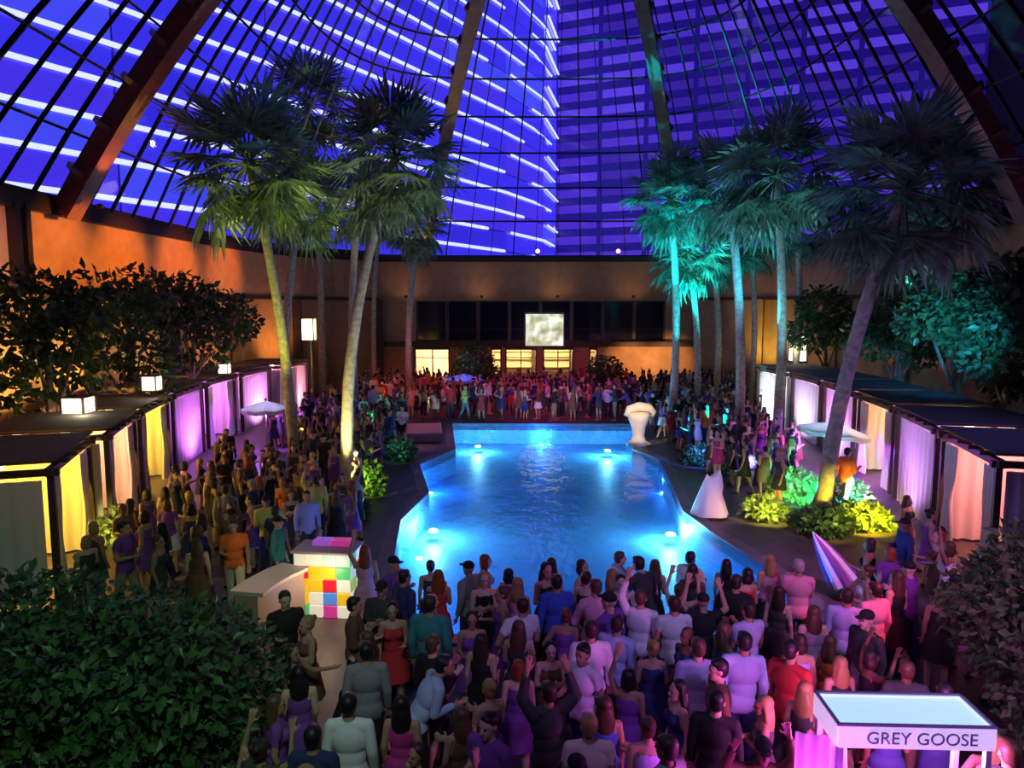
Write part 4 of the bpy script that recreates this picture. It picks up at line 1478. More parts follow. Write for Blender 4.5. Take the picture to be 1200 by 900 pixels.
def skeleton(pose, fem):
    """joints of a 1.75 m figure that faces -y"""
    sh, hp = (0.155, 0.092) if fem else (0.180, 0.088)
    J = {'pelvis': (0, 0, 0.97), 'waist': (0, 0.0, 1.10), 'chest': (0, 0.0, 1.30), 'neck': (0, 0.01, 1.475), 'head': (0, -0.015, 1.63)}
    arms = {
        'down': ((0.25, 0.03, 1.16), (0.26, -0.05, 0.91)),
        'drink': ((0.235, 0.01, 1.15), (0.17, -0.24, 1.20)),
        'phone': ((0.22, -0.06, 1.17), (0.10, -0.29, 1.30)),
        'up': ((0.30, -0.06, 1.60), (0.22, -0.10, 1.86)),
        'wave': ((0.38, -0.04, 1.50), (0.33, -0.16, 1.75)),
        'hip': ((0.38, 0.06, 1.19), (0.22, -0.04, 1.03)),
        'out': ((0.36, -0.12, 1.26), (0.48, -0.32, 1.28)),
        'fold': ((0.24, -0.03, 1.17), (-0.02, -0.19, 1.20)),
    }
    sets = {'stand': ('down', 'down'), 'drink': ('drink', 'down'), 'phone': ('phone', 'phone'), 'arm_raised': ('up', 'down'), 'arms_up': ('up', 'wave'),
            'hand_on_hip': ('hip', 'drink'), 'arms_folded': ('fold', 'fold'), 'reach': ('out', 'drink'), 'walk': ('down', 'drink'), 'lean': ('out', 'phone')}
    aR, aL = sets[pose]
    for s, nm, key in ((1, 'R', aR), (-1, 'L', aL)):
        e, w = arms[key]
        k = sh / 0.195
        J['sh' + nm] = (s * sh, 0.0, 1.425)
        J['el' + nm] = (s * e[0] * (k if e[0] > 0 else 1), e[1], e[2])
        wz = w[2] + (0.06 if (key == 'fold' and s < 0) else 0)
        J['wr' + nm] = (s * w[0] * (k if w[0] > .15 else 1), w[1] - (0.03 if key == 'fold' and s < 0 else 0), wz)
        J['hip' + nm] = (s * hp, 0, 0.93)
        fw = 0
        if pose == 'walk':
            fw = -0.20 if s > 0 else 0.20
        sp = 0.10 if pose in ('walk', 'drink', 'phone') else 0.125
        J['kn' + nm] = (s * (sp * 0.92), fw * 0.6 - 0.02, 0.50)
        J['an' + nm] = (s * sp, fw + (0.03 if fw <= 0 else 0.08), 0.085)
        J['to' + nm] = (s * (sp + 0.035), fw - 0.14, 0.035)
    J = {k: Vector(v) for k, v in J.items()}
    if pose == 'lean':         # bends forward from the pelvis
        rot = Matrix.Rotation(math.radians(28), 3, 'X')
        for k in J:
            if k[:2] not in ('hi', 'kn', 'an', 'to') and k != 'pelvis':
                J[k] = J['pelvis'] + rot @ (J[k] - J['pelvis'])
        J['pelvis'].y += 0.04
    if pose in ('drink', 'reach', 'hand_on_hip'):   # weight on one leg
        for k in ('pelvis', 'hipR', 'hipL'):
            J[k].x += 0.025
        for k in ('neck', 'head'):
            J[k].x -= 0.012
    return J


def build_body(pose, fem):
    J = skeleton(pose, fem)
    mb = MB()
    g = 0.88 if fem else 1.0
    B = []

    def limb(a, b, ra, rb, region, sq=1.0, n=12):
        a = J[a] if isinstance(a, str) else Vector(a)
        b = J[b] if isinstance(b, str) else Vector(b)
        cap_verts(mb, a, b, ra, rb, sq, n)
        B.append((a, b, ra, rb, region))

    # trunk: pelvis, waist, chest as flattened ellipsoids
    tilt = (J['neck'] - J['pelvis']).normalized()
    q = Vector((0, 0, 1)).rotation_difference(tilt).to_matrix()
    hipw = 0.178 if fem else 0.165
    mb.ball(J['pelvis'] + Vector((0, 0.012, -0.01)), (hipw, 0.125 if fem else 0.118, 0.145), 16, 12, rot=q)
    B.append((J['hipL'], J['hipR'], 0.12, 0.12, 'hips'))
    mb.ball(J['waist'], (0.130 if fem else 0.150, 0.098 if fem else 0.112, 0.17), 16, 12, rot=q)
    mb.ball(J['chest'], (0.150 if fem else 0.182, 0.108 if fem else 0.122, 0.185), 16, 12, rot=q)
    B.append((J['pelvis'] + tilt * 0.10, J['chest'] + tilt * 0.08, 0.12, 0.14, 'torso'))
    if fem:
        for s in (-1, 1):
            mb.ball(J['chest'] + q @ Vector((s * 0.072, -0.085, 0.005)), (0.062, 0.058, 0.066), 10, 8)
    limb(J['chest'] + tilt * 0.08, 'neck', 0.10, 0.062, 'torso', 0.8)
    for s_ in ('shL', 'shR'):
        limb(J['neck'] + tilt * -0.03, J[s_] + Vector((0, 0, -0.008)), 0.066 * g, 0.055 * g, 'torso', 1.0)
    # neck and head
    limb('neck', J['head'] + Vector((0, 0.01, -0.04)), 0.056 * g, 0.052 * g, 'head')
    h = J['head']
    mb.ball(h + Vector((0, 0.012, 0.03)), (0.076, 0.096, 0.092), 16, 12)
    mb.ball(h + Vector((0, -0.022, -0.035)), (0.060, 0.068, 0.085), 14, 10)
    mb.ball(h + Vector((0, -0.058, -0.095)), (0.030, 0.026, 0.024), 8, 6)            # chin
    cap_verts(mb, h + Vector((0, -0.083, 0.012)), h + Vector((0, -0.108, -0.028)), 0.010, 0.015, 1, 8)   # nose
    for s in (-1, 1):
        mb.ball(h + Vector((s * 0.030, -0.080, 0.026)), (0.026, 0.012, 0.009), 8, 6)  # brow
        mb.ball(h + Vector((s * 0.078, 0.012, -0.008)), (0.012, 0.020, 0.032), 8, 6)  # ear
    B.append((h + Vector((0, 0, -0.05)), h + Vector((0, 0, 0.06)), 0.08, 0.09, 'head'))
    for nm, s in (('R', 1), ('L', -1)):
        limb('sh' + nm, 'el' + nm, 0.056 * g, 0.043 * g, 'upper_arm')
        limb('el' + nm, 'wr' + nm, 0.043 * g, 0.029 * g, 'forearm', 0.92)
        e, w = J['el' + nm], J['wr' + nm]
        d = (w - e).normalized()
        # hand: palm, four unequal bent fingers and a thumb off the palm's side
        out = Vector((0, -1, 0)) if abs(d.y) < 0.8 else Vector((0, 0, 1))
        wide = d.cross(out).normalized()
        nrm = wide.cross(d).normalized()
        pc = w + d * 0.05
        for u in (-0.024, 0.0, 0.024):
            cap_verts(mb, w + d * 0.012 + wide * u * 0.7, w + d * 0.085 + wide * u, 0.017, 0.016, 0.85, 8)
        B.append((w, w + d * 0.18, 0.035, 0.03, 'hand'))
        for i, ln in enumerate((0.075, 0.088, 0.082, 0.062)):
            u = (i - 1.5)
            fd = (d + wide * u * 0.13).normalized()
            k0 = w + d * 0.09 + wide * u * 0.0215
            k1 = k0 + fd * ln * 0.5
            k2 = k1 + (fd * 0.8 + nrm * 0.55).normalized() * ln * 0.55
            cap_verts(mb, k0, k1, 0.0105, 0.0098, 1, 6)
            cap_verts(mb, k1, k2, 0.0098, 0.0088, 1, 6)
        t0 = w + d * 0.03 + wide * (-0.032)
        t1 = t0 + (d * 0.7 - wide * 0.75 + nrm * 0.2).normalized() * 0.045
        t2 = t1 + (d * 0.95 - wide * 0.25 + nrm * 0.3).normalized() * 0.035
        cap_verts(mb, t0, t1, 0.0145, 0.012, 1, 6)
        cap_verts(mb, t1, t2, 0.012, 0.010, 1, 6)
        limb('hip' + nm, 'kn' + nm, 0.092 if fem else 0.090, 0.058, 'thigh')
        limb('kn' + nm, 'an' + nm, 0.056, 0.038, 'calf')
        mid = J['kn' + nm].lerp(J['an' + nm], 0.3) + Vector((0, 0.018, 0))
        mb.ball(mid, (0.048, 0.052, 0.11), 10, 8)
        limb(J['an' + nm] + Vector((0, 0.02, -0.045)), J['to' + nm], 0.042, 0.034, 'foot', 0.9)
    me = remeshed(mb, 0.0105, 4, 0.16)
    return me, J, B


def regions(me, B):
    n = len(me.vertices)
    co = np.empty(n * 3)
    me.vertices.foreach_get('co', co)
    co = co.reshape(-1, 3)
    best = np.full(n, 9e9)
    tag_ = np.zeros(n, dtype=int)
    along_ = np.zeros(n)
    names = []
    for i, (a, b, ra, rb, r) in enumerate(B):
        a, b = np.array(a), np.array(b)
        ab = b - a
        t = np.clip(((co - a) @ ab) / (ab @ ab + 1e-12), 0, 1)
        dist = np.linalg.norm(co - (a + t[:, None] * ab), axis=1) - (ra + (rb - ra) * t)
        m = dist < best
        best[m] = dist[m]
        tag_[m] = i
        along_[m] = t[m]
        names.append(r)
    return co, np.array(names)[tag_], along_


def shell(me, keep, offset, name, extra=None):
    """a garment: the faces whose corners are all kept, pushed out along the surface"""
    n = len(me.vertices)
    no = np.empty(n * 3)
    co = np.empty(n * 3)
    me.vertices.foreach_get('co', co)
    me.vertex_normals.foreach_get('vector', no) if hasattr(me, 'vertex_normals') else me.vertices.foreach_get('normal', no)
    co = co.reshape(-1, 3) + no.reshape(-1, 3) * offset
    idx = -np.ones(n, dtype=int)
    f = []
    for p in me.polygons:
        if all(keep[i] for i in p.vertices):
            f.append(tuple(p.vertices))
    used = sorted({i for q in f for i in q})
    idx[used] = np.arange(len(used))
    mb = MB()
    mb.add(co[used].tolist(), [tuple(int(idx[i]) for i in q) for q in f])
    if extra:
        extra(mb)
    return mb.mesh(name, [], True)


def skirt(J, z0, z1, flare, fem=True):
    def ex(mb):
        n, k = 18, 6
        v, f = [], []
        c0 = J['pelvis']
        for j in range(k + 1):
            t = j / k
            z = z0 + (z1 - z0) * t
            r = 0.168 + flare * t
            for i in range(n):
                a = 2 * PI * i / n
                rr = r * (1 + 0.05 * t * math.sin(a * 6))
                v.append((c0.x * (1 - t) + rr * 1.12 * math.cos(a), c0.y * (1 - t * .5) + rr * (0.78 + 0.16 * t) * math.sin(a) + 0.008, z))
        for j in range(k):
            for i in range(n):
                f.append((j * n + i, j * n + (i + 1) % n, (j + 1) * n + (i + 1) % n, (j + 1) * n + i))
        mb.add(v, f)
    return ex


def hair_mesh(J, style):
    h = J['head']
    mb = MB()
    mb.ball(h + Vector((0, 0.026, 0.048)), (0.086, 0.096, 0.086), 14, 10)
    mb.ball(h + Vector((0, 0.048, -0.005)), (0.078, 0.070, 0.080), 12, 9)
    if style == 'short':
        mb.ball(h + Vector((0.01, -0.040, 0.088)), (0.062, 0.036, 0.030), 10, 7)
    if style == 'long':
        for s in (-1, 1):
            cap_verts(mb, h + Vector((s * 0.060, 0.02, 0.03)), h + Vector((s * 0.085, 0.045, -0.17)), 0.036, 0.034, 1, 8)
            cap_verts(mb, h + Vector((s * 0.085, 0.045, -0.15)), h + Vector((s * 0.070, 0.085, -0.34)), 0.036, 0.020, 1, 8)
        mb.ball(h + Vector((0, 0.085, -0.15)), (0.10, 0.050, 0.20), 12, 10)
    if style == 'bun':
        mb.ball(h + Vector((0, 0.115, 0.075)), (0.045, 0.042, 0.042), 10, 8)
    if style == 'bob':
        for s in (-1, 1):
            mb.ball(h + Vector((s * 0.070, 0.020, -0.055)), (0.032, 0.060, 0.090), 10, 8)
        mb.ball(h + Vector((0, 0.070, -0.05)), (0.085, 0.050, 0.095), 10, 8)
    if style == 'cap':
        mb = MB()
        mb.ball(h + Vector((0, 0.012, 0.062)), (0.088, 0.104, 0.076), 14, 10)
        mb.ball(h + Vector((0, -0.115, 0.050)), (0.066, 0.065, 0.012), 12, 6)
    me = remeshed(mb, 0.014, 3, 0.45)
    me.polygons.foreach_set('use_smooth', [True] * len(me.polygons))
    return me


M_eye = mat('eye_dark', (0.02, 0.015, 0.012), 0.2)
M_lip = mat('lip', (0.45, 0.16, 0.14), 0.5)
SKIN = [mat('skin_%s' % n, c, 0.55) for n, c in (('fair', (0.66, 0.42, 0.32)), ('tan', (0.50, 0.29, 0.19)), ('olive', (0.40, 0.23, 0.14)), ('brown', (0.20, 0.10, 0.06)))]
HAIR = {'black': (0.012, 0.010, 0.010), 'dark brown': (0.04, 0.022, 0.014), 'brown': (0.10, 0.05, 0.025), 'blond': (0.36, 0.23, 0.08), 'red': (0.30, 0.06, 0.02), 'grey': (0.35, 0.34, 0.34)}
HM = {k: mat('hair_' + k.replace(' ', '_'), c, 0.5) for k, c in HAIR.items()}
CLOTH = {'white': (0.82, 0.82, 0.84), 'black': (0.014, 0.013, 0.016), 'charcoal': (0.05, 0.05, 0.055), 'navy': (0.025, 0.035, 0.14), 'grey': (0.26, 0.26, 0.28), 'pale blue': (0.42, 0.55, 0.80),
         'lavender': (0.52, 0.45, 0.78), 'red': (0.55, 0.03, 0.035), 'orange': (0.80, 0.17, 0.03), 'magenta': (0.60, 0.04, 0.28), 'pink': (0.78, 0.36, 0.46), 'purple': (0.20, 0.06, 0.36), 'teal': (0.04, 0.24, 0.26),
         'yellow': (0.78, 0.62, 0.14), 'khaki': (0.34, 0.27, 0.17), 'blue': (0.05, 0.12, 0.55), 'cream': (0.74, 0.66, 0.50), 'brown': (0.14, 0.07, 0.035), 'green': (0.06, 0.22, 0.08)}
CMAT = {k: mat('cloth_' + k.replace(' ', '_'), c, 0.85) for k, c in CLOTH.items()}
M_shoe = mat('shoe_leather', (0.02, 0.016, 0.015), 0.4)

POSES = ('stand', 'drink', 'phone', 'arm_raised', 'arms_up', 'hand_on_hip', 'arms_folded', 'reach', 'walk', 'lean')
POSE_WORDS = {'stand': 'arms down', 'drink': 'one forearm raised', 'phone': 'both hands held up in front', 'arm_raised': 'one arm straight up', 'arms_up': 'both arms up',
              'hand_on_hip': 'hand on hip', 'arms_folded': 'arms folded', 'reach': 'one arm reaching out', 'walk': 'mid-stride', 'lean': 'bending forward'}
KIT = {}


def kit(pose, fem):
    if (pose, fem) in KIT:
        return KIT[pose, fem]
    me, J, B = build_body(pose, fem)
    co, reg, al = regions(me, B)
    z = co[:, 2]
    K = {'J': J}
    tor = (reg == 'torso') | (reg == 'hips')
    pel = J['pelvis'].z
    tiltz = z
    trunk_cut = z < J['neck'].z + 0.035
    arm_s = (reg == 'upper_arm') & (al < 0.62)
    arm_l = (reg == 'upper_arm') | (reg == 'forearm')
    legs = (reg == 'thigh') | (reg == 'calf')
    up_ = tor & trunk_cut & (z > pel - 0.13)
    K['tee'] = shell(me, up_ | arm_s & (z < J['neck'].z + .5), 0.013, 'tee')
    K['shirt'] = shell(me, up_ | arm_l, 0.013, 'shirt')
    K['jacket'] = shell(me, (tor & trunk_cut & (z > pel - 0.17)) | arm_l | ((reg == 'thigh') & (z > pel - 0.17)), 0.020, 'jacket')
    K['top'] = shell(me, tor & trunk_cut & (z > pel - 0.10) & (z < J['chest'].z + 0.10), 0.010, 'top')
    K['trousers'] = shell(me, ((reg == 'hips') & (z < pel + 0.07)) | legs & (z > 0.07), 0.011, 'trousers')
    K['shorts'] = shell(me, ((reg == 'hips') & (z < pel + 0.07)) | (reg == 'thigh') & (z > 0.52), 0.016, 'shorts')
    K['skirt'] = shell(me, (reg == 'hips') & (z < pel + 0.07), 0.010, 'skirt', skirt(J, pel + 0.03, 0.62, 0.05))
    K['dress'] = shell(me, tor & (z > pel - 0.05) & (z < J['chest'].z + 0.10), 0.010, 'dress', skirt(J, pel + 0.02, 0.60, 0.05))
    K['gown'] = shell(me, tor & (z > pel - 0.05) & (z < J['chest'].z + 0.10), 0.010, 'dress', skirt(J, pel + 0.02, 0.10, 0.16))
    K['shoes'] = shell(me, (reg == 'foot') | (reg == 'calf') & (z < 0.10), 0.007, 'shoes')
    for st in ('short', 'long', 'bun', 'bob', 'cap'):
        if fem == (st in ('long', 'bun', 'bob')):
            K['hair_' + st] = hair_mesh(J, st)
    # eyes and lips sit in the skin
    mbf = MB()
    v = [tuple(x.co) for x in me.vertices]
    f = [tuple(p.vertices) for p in me.polygons]
    mbf.add(v, f, 0)
    h = J['head']
    for s in (-1, 1):
        mbf.ball(h + Vector((s * 0.030, -0.081, 0.008)), (0.013, 0.009, 0.008), 8, 6, 1)
    mbf.ball(h + Vector((0, -0.088, -0.058)), (0.021, 0.010, 0.008), 8, 6, 2)
    K['body'] = mbf.mesh('body', [SKIN[0], M_eye, M_lip], True)
    KIT[pose, fem] = K
    return K


USED = set()
N_PEOPLE = [0]
SEED = random.Random(77)
WORD_TOP = {'tee': 'T-shirt', 'shirt': 'long-sleeved shirt', 'jacket': 'jacket', 'top': 'sleeveless top'}


def make_person(x, y, rz, spec, label, group, z=0.0):
    """spec: dict pose, fem, hair, hair_c, upper, upper_c, lower, lower_c, skin, height"""
    K = kit(spec['pose'], spec['fem'])
    o = link('person', K['body'])
    o.location = (x, y, z)
    o.rotation_euler = (0, 0, rz)
    s = spec['height'] / 1.75
    o.scale = (s, s, s)
    tag(o, label, 'person', group)
    o.material_slots[0].link = 'OBJECT'
    o.material_slots[0].material = SKIN[spec['skin']]

    def part(name, key, m):
        me = K[key]
        if len(me.materials) == 0:
            me.materials.append(m)
        p = bpy.data.objects.new(name, me)
        p.parent = o
        COL.objects.link(p)
        p.material_slots[0].link = 'OBJECT'
        p.material_slots[0].material = m
    part('hat' if spec['hair'] == 'cap' else 'hair', 'hair_' + spec['hair'], CMAT['black'] if spec['hair'] == 'cap' else HM[spec['hair_c']])
    if spec['upper'] in ('dress', 'gown'):
        part('dress', spec['upper'], CMAT[spec['upper_c']])
    else:
        part({'tee': 't_shirt'}.get(spec['upper'], spec['upper']), spec['upper'], CMAT[spec['upper_c']])
        part(spec['lower'], spec['lower'], CMAT[spec['lower_c']])
    part('shoes', 'shoes', M_shoe)
    N_PEOPLE[0] += 1
    return o


def describe(spec, where):
    c = spec
    if c['upper'] in ('dress', 'gown'):
        wear = '%s %s dress' % (c['upper_c'], 'long' if c['upper'] == 'gown' else 'short')
    else:
        wear = '%s %s, %s %s' % (c['upper_c'], WORD_TOP[c['upper']], c['lower_c'], c['lower'])
    hair = 'black cap' if c['hair'] == 'cap' else '%s %s%s' % (c['hair'] if c['hair'] in ('short', 'long') else '', c['hair_c'], {'bun': ' bun', 'bob': ' bob'}.get(c['hair'], ' hair'))
    hair = hair.strip().replace('dark brown', 'dark')
    return 'person in %s, %s, %s, %s' % (wear, hair, POSE_WORDS[c['pose']], where)


DARK = ['black', 'charcoal', 'navy', 'black', 'charcoal', 'purple', 'brown']
BRIGHT = ['white', 'grey', 'pale blue', 'lavender', 'red', 'orange', 'magenta', 'pink', 'teal', 'yellow', 'khaki', 'blue', 'cream', 'green', 'white', 'white', 'red', 'pink']


def random_spec(dark=0.6, far=False):
    fem = SEED.random() < 0.48
    pose = SEED.choices(POSES, (4, 5, 2.5, 1.1, .9, 2, 2, 1.6, 1.6, .6))[0]
    col = SEED.choice(DARK) if SEED.random() < dark else SEED.choice(BRIGHT)
    if fem:
        upper = SEED.choices(('dress', 'top', 'tee', 'gown', 'shirt'), (5, 3, 1.2, .8, .8))[0]
        lower = SEED.choices(('skirt', 'trousers', 'shorts'), (2, 2.4, 1))[0]
        hair = SEED.choices(('long', 'bun', 'bob'), (5, 1.4, 2))[0]
        hc = SEED.choices(list(HAIR)[:5], (3, 3, 3, 2.4, .6))[0]
    else:
        upper = SEED.choices(('shirt', 'tee', 'jacket'), (5, 2.6, 2.2))[0]
        lower = SEED.choices(('trousers', 'shorts'), (6, .8))[0]
        hair = SEED.choices(('short', 'cap'), (8, 0.7))[0]
        hc = SEED.choices(list(HAIR), (5, 4, 2, .35, .15, .3))[0]
    return dict(pose=pose, fem=fem, upper=upper, upper_c=col, lower=lower, lower_c=SEED.choice(['black', 'charcoal', 'navy', 'black', 'khaki', 'grey'] if not fem else ['black', 'charcoal', 'navy', 'white', 'red']),
                hair=hair, hair_c=hc, skin=SEED.choices((0, 1, 2, 3), (4, 3, 2, 1.2))[0], height=SEED.gauss(1.66 if fem else 1.78, 0.05))


def S(pose, fem, upper, upper_c, lower='trousers', lower_c='black', hair=None, hair_c='dark brown', skin=1, height=None):
    return dict(pose=pose, fem=fem, upper=upper, upper_c=upper_c, lower=lower, lower_c=lower_c, hair=hair or ('long' if fem else 'short'), hair_c=hair_c, skin=skin, height=height or (1.67 if fem else 1.79))


PLACED = []


def clear_of(x, y, d):
    return all((x - a) ** 2 + (y - b) ** 2 > d * d for a, b in PLACED)


# people the photo shows singly: pixel of the middle of their chest, facing (degrees, 0 = to the camera), clothes
SINGLE = [
    (274, 640, 20, S('walk', False, 'tee', 'orange', 'trousers', 'cream'), 'person in a bright orange T-shirt and pale trousers walking behind the left shrub'),
    (428, 672, 200, S('arm_raised', True, 'gown', 'pink', hair_c='red', height=1.74), 'person in a long pale pink dress, arm raised, right of the coloured bar'),
    (410, 868, 180, S('stand', False, 'shirt', 'white', hair_c='black'), 'person in a white shirt at the bottom edge, right of the big left shrub'),
    (488, 815, 110, S('lean', False, 'shirt', 'pale blue', hair_c='black', height=1.82), 'person in a pale blue shirt bending forward near the bottom edge'),
    (446, 880, 175, S('stand', True, 'dress', 'magenta', hair_c='black'), 'person in a magenta dress at the bottom edge beside the white shirt'),
    (430, 800, 190, S('stand', False, 'shirt', 'grey', hair_c='black'), 'person in a light grey shirt behind the bending pale blue shirt'),
    (692, 774, 185, S('stand', False, 'shirt', 'white', 'trousers', 'black', height=1.84), 'tall person in a white shirt and black trousers seen from behind, mid-crowd'),
    (722, 765, 150, S('drink', False, 'shirt', 'pale blue', 'trousers', 'navy'), 'person in a pale blue shirt right beside the tall white shirt'),
    (697, 718, 200, S('hand_on_hip', False, 'shirt', 'pink', 'trousers', 'black', hair_c='brown'), 'person in a pale pink shirt with hand on hip, behind the tall white shirt'),
    (750, 732, 160, S('arm_raised', False, 'shirt', 'white', 'trousers', 'charcoal', hair_c='brown'), 'person in a white shirt with one arm straight up, mid-crowd'),
    (781, 734, 185, S('arms_folded', False, 'tee', 'white', 'trousers', 'navy'), 'person in a white T-shirt, arms folded, right of the raised arm'),
    (817, 797, 182, S('stand', False, 'shirt', 'lavender', 'trousers', 'black', hair_c='brown', skin=0, height=1.84), 'person in a lavender shirt seen from behind, near front of the crowd'),
    (870, 790, 175, S('drink', False, 'shirt', 'pale blue', 'trousers', 'navy', hair_c='black', height=1.86), 'broad person in a periwinkle blue shirt right of the lavender shirt'),
    (876, 748, 200, S('phone', False, 'tee', 'lavender', 'trousers', 'black'), 'person in a lavender T-shirt, hands up, behind the periwinkle shirt'),
    (935, 785, 170, S('drink', True, 'top', 'lavender', 'skirt', 'black', hair='bob'), 'person in a lavender sleeveless top with a bob, left of the kiosk roof'),
    (652, 712, 190, S('stand', False, 'shirt', 'blue', 'trousers', 'black'), 'person in a deep blue shirt before the pool, left of the pink shirt'),
    (606, 712, 165, S('drink', True, 'top', 'pink', 'trousers', 'black', hair_c='blond'), 'person in a pink sleeveless top with blond hair, left of the blue shirt'),
    (611, 742, 200, S('hand_on_hip', False, 'tee', 'white', 'trousers', 'grey'), 'person in a white T-shirt with hand on hip under the pink top'),
    (514, 702, 180, S('phone', True, 'top', 'red', 'skirt', 'red', hair_c='red'), 'person with long red hair in a red top at the pool edge'),
    (504, 742, 170, S('stand', False, 'jacket', 'teal', 'trousers', 'black', height=1.88), 'tall person in a dark teal jacket in front of the red-haired one'),
    (461, 744, 10, S('drink', True, 'dress', 'red', hair='bun', hair_c='black'), 'person in a short red dress with a bun, right of the pink dress'),
    (708, 866, 185, S('stand', True, 'top', 'blue', 'skirt', 'black', hair='long', hair_c='brown'), 'person in a bright blue top near the bottom edge, centre'),
    (690, 895, 180, S('stand', False, 'tee', 'cream', 'trousers', 'black', hair_c='blond'), 'blond person in a cream T-shirt cut by the bottom edge, centre'),
    (757, 893, 185, S('drink', True, 'top', 'lavender', 'skirt', 'black', hair='bun', hair_c='brown'), 'person with a brown bun in a lavender top cut by the bottom edge'),
    (1024, 722, 200, S('stand', False, 'shirt', 'pink', 'trousers', 'black', skin=0), 'person in a pink shirt under the red spot, left of the right shrub'),
    (990, 730, 160, S('drink', False, 'shirt', 'lavender', 'trousers', 'charcoal'), 'person in a lavender shirt beside the pink shirt under the red spot'),
    (900, 682, 190, S('drink', True, 'top', 'pink', 'skirt', 'black', hair_c='blond'), 'blond person in a pink top at the right end of the pool edge'),
    (935, 692, 170, S('phone', False, 'tee', 'pink', 'trousers', 'black', hair_c='grey'), 'grey-haired person in a pink T-shirt below the tilted parasol'),
    (874, 700, 200, S('hand_on_hip', True, 'dress', 'red', hair='bob', hair_c='black'), 'person in a red dress with a black bob by the pool edge'),
    (370, 582, 200, S('arm_raised', False, 'shirt', 'yellow', 'trousers', 'black'), 'person in a yellow shirt with one arm up under the left palms'),
    (360, 602, 30, S('stand', False, 'shirt', 'lavender', 'trousers', 'charcoal'), 'person in a pale lavender shirt in front of the yellow-shirted one'),
    (313, 608, 20, S('hand_on_hip', False, 'shirt', 'yellow', 'trousers', 'navy', hair='cap'), 'person in a yellow shirt and black cap left of the coloured bar'),
    (332, 582, 0, S('drink', True, 'dress', 'orange', hair_c='red'), 'person in an orange dress with red hair under the leaning yellow trunk'),
    (265, 594, 190, S('stand', False, 'shirt', 'grey', 'trousers', 'black'), 'person in a grey shirt behind the orange T-shirt'),
    (236, 628, 200, S('drink', True, 'top', 'pink', 'shorts', 'black'), 'person in a pink top and shorts left of the orange T-shirt'),
    (564, 466, 0, S('arms_up', True, 'dress', 'red', hair_c='black'), 'person in a short red dress dancing with both arms up beyond the pool'),
]

ZONES = [
    # name, polygon on the deck, spacing, share of dark clothes, groups' words
    ('near', [(-2.6, 5.9), (5.3, 5.9), (7.3, 9.8), (6.4, 13.2), (5.4, 12.4), (4.1, 11.9), (-1.7, 11.9), (-2.7, 13.2), (-4.4, 12.6), (-3.0, 8.6)], 0.49, 0.84),
    ('left', [(-6.8, 12.2), (-4.6, 12.6), (-3.6, 16.0), (-4.4, 21.0), (-4.6, 26.0), (-4.2, 33.5), (-9.8, 35.0), (-9.9, 28.0), (-9.3, 22.0), (-8.4, 16.6), (-7.9, 12.8)], 0.62, 0.93),
    ('right', [(7.2, 11.5), (8.6, 14.0), (9.2, 19.0), (10.0, 26.0), (10.6, 35.0), (6.6, 34.0), (6.4, 26.0), (7.4, 19.5), (7.0, 14.5)], 0.66, 0.84),
    ('far', [(-9.5, 35.9), (13.0, 35.9), (14.0, 47.4), (-9.5, 47.4)], 0.78, 0.66),
]
BLOCK = []          # discs no one may stand in
for o in list(COL.objects):
    if o.parent is None and o.name.startswith(('fan_palm', 'low_shrub', 'parasol', 'broadleaf', 'draped_stand', 'pedestal', 'closed_parasol', 'ground_uplight', 'large_shrub', 'lantern')):
        r = 0.42 if o.name.startswith(('fan_palm', 'ground', 'lantern', 'parasol', 'broad')) else 0.8
        if o.name.startswith('closed_parasol'):
            r = 0.45
        if o.name.startswith('large_shrub'):
            r = 1.6
        BLOCK.append((o.location.x, o.location.y, r))
bx = bpy.data.objects['light_up_bar'].location
BLOCK += [(bx.x, bx.y, 0.85)]
cx_ = bpy.data.objects['curved_counter'].location
BLOCK += [(cx_.x - 0.2, cx_.y + .2, 0.7)]
kx = bpy.data.objects['drinks_kiosk'].location
BLOCK += [(kx.x + 0.3, kx.y + .3, 0.62), (kx.x + 1.0, kx.y + .3, 0.62), (kx.x - .15, kx.y + .2, 0.4)]
lx = bpy.data.objects['stone_ledge'].location
BLOCK += [(lx.x, lx.y - 0.7, 0.9), (lx.x, lx.y + 0.7, 0.9)]
SAFE = inset(POOL, -0.5)


# keep the sight open to the things the photo shows between the heads: (picture box, depth of the thing)
OPEN = [((338, 625, 420, 688), bx.y - 0.4), ((284, 640, 345, 690), cx_.y - 0.2), ((946, 618, 994, 678), bpy.data.objects['closed_parasol'].location.y - 0.2),
        ((808, 548, 852, 602), bpy.data.objects['draped_stand'].location.y - 0.3), ((722, 474, 760, 526), bpy.data.objects['pedestal_fountain'].location.y - 0.3),
        ((905, 562, 1042, 618), 19.5), ((276, 480, 340, 505), 28.0), ((940, 498, 1012, 524), 23.0), ((480, 486, 535, 512), 35.0)]


def sight_ok(x, y, h=1.8):
    a = project((x, y, h))
    b_ = project((x, y, 0.0))
    if a is None or b_ is None:
        return True
    w = 0.27 * F_PX / a[2]
    return not any(y < dep and a[0] + w > r[0] and a[0] - w < r[2] and a[1] < r[3] and b_[1] > r[1] for r, dep in OPEN)


def free(x, y, d):
    if not sight_ok(x, y):
        return False
    return free_floor(x, y, d)


def free_floor(x, y, d):
    return clear_of(x, y, d) and not inside((x, y), SAFE) and all((x - a) ** 2 + (y - b) ** 2 > r * r for a, b, r in BLOCK)


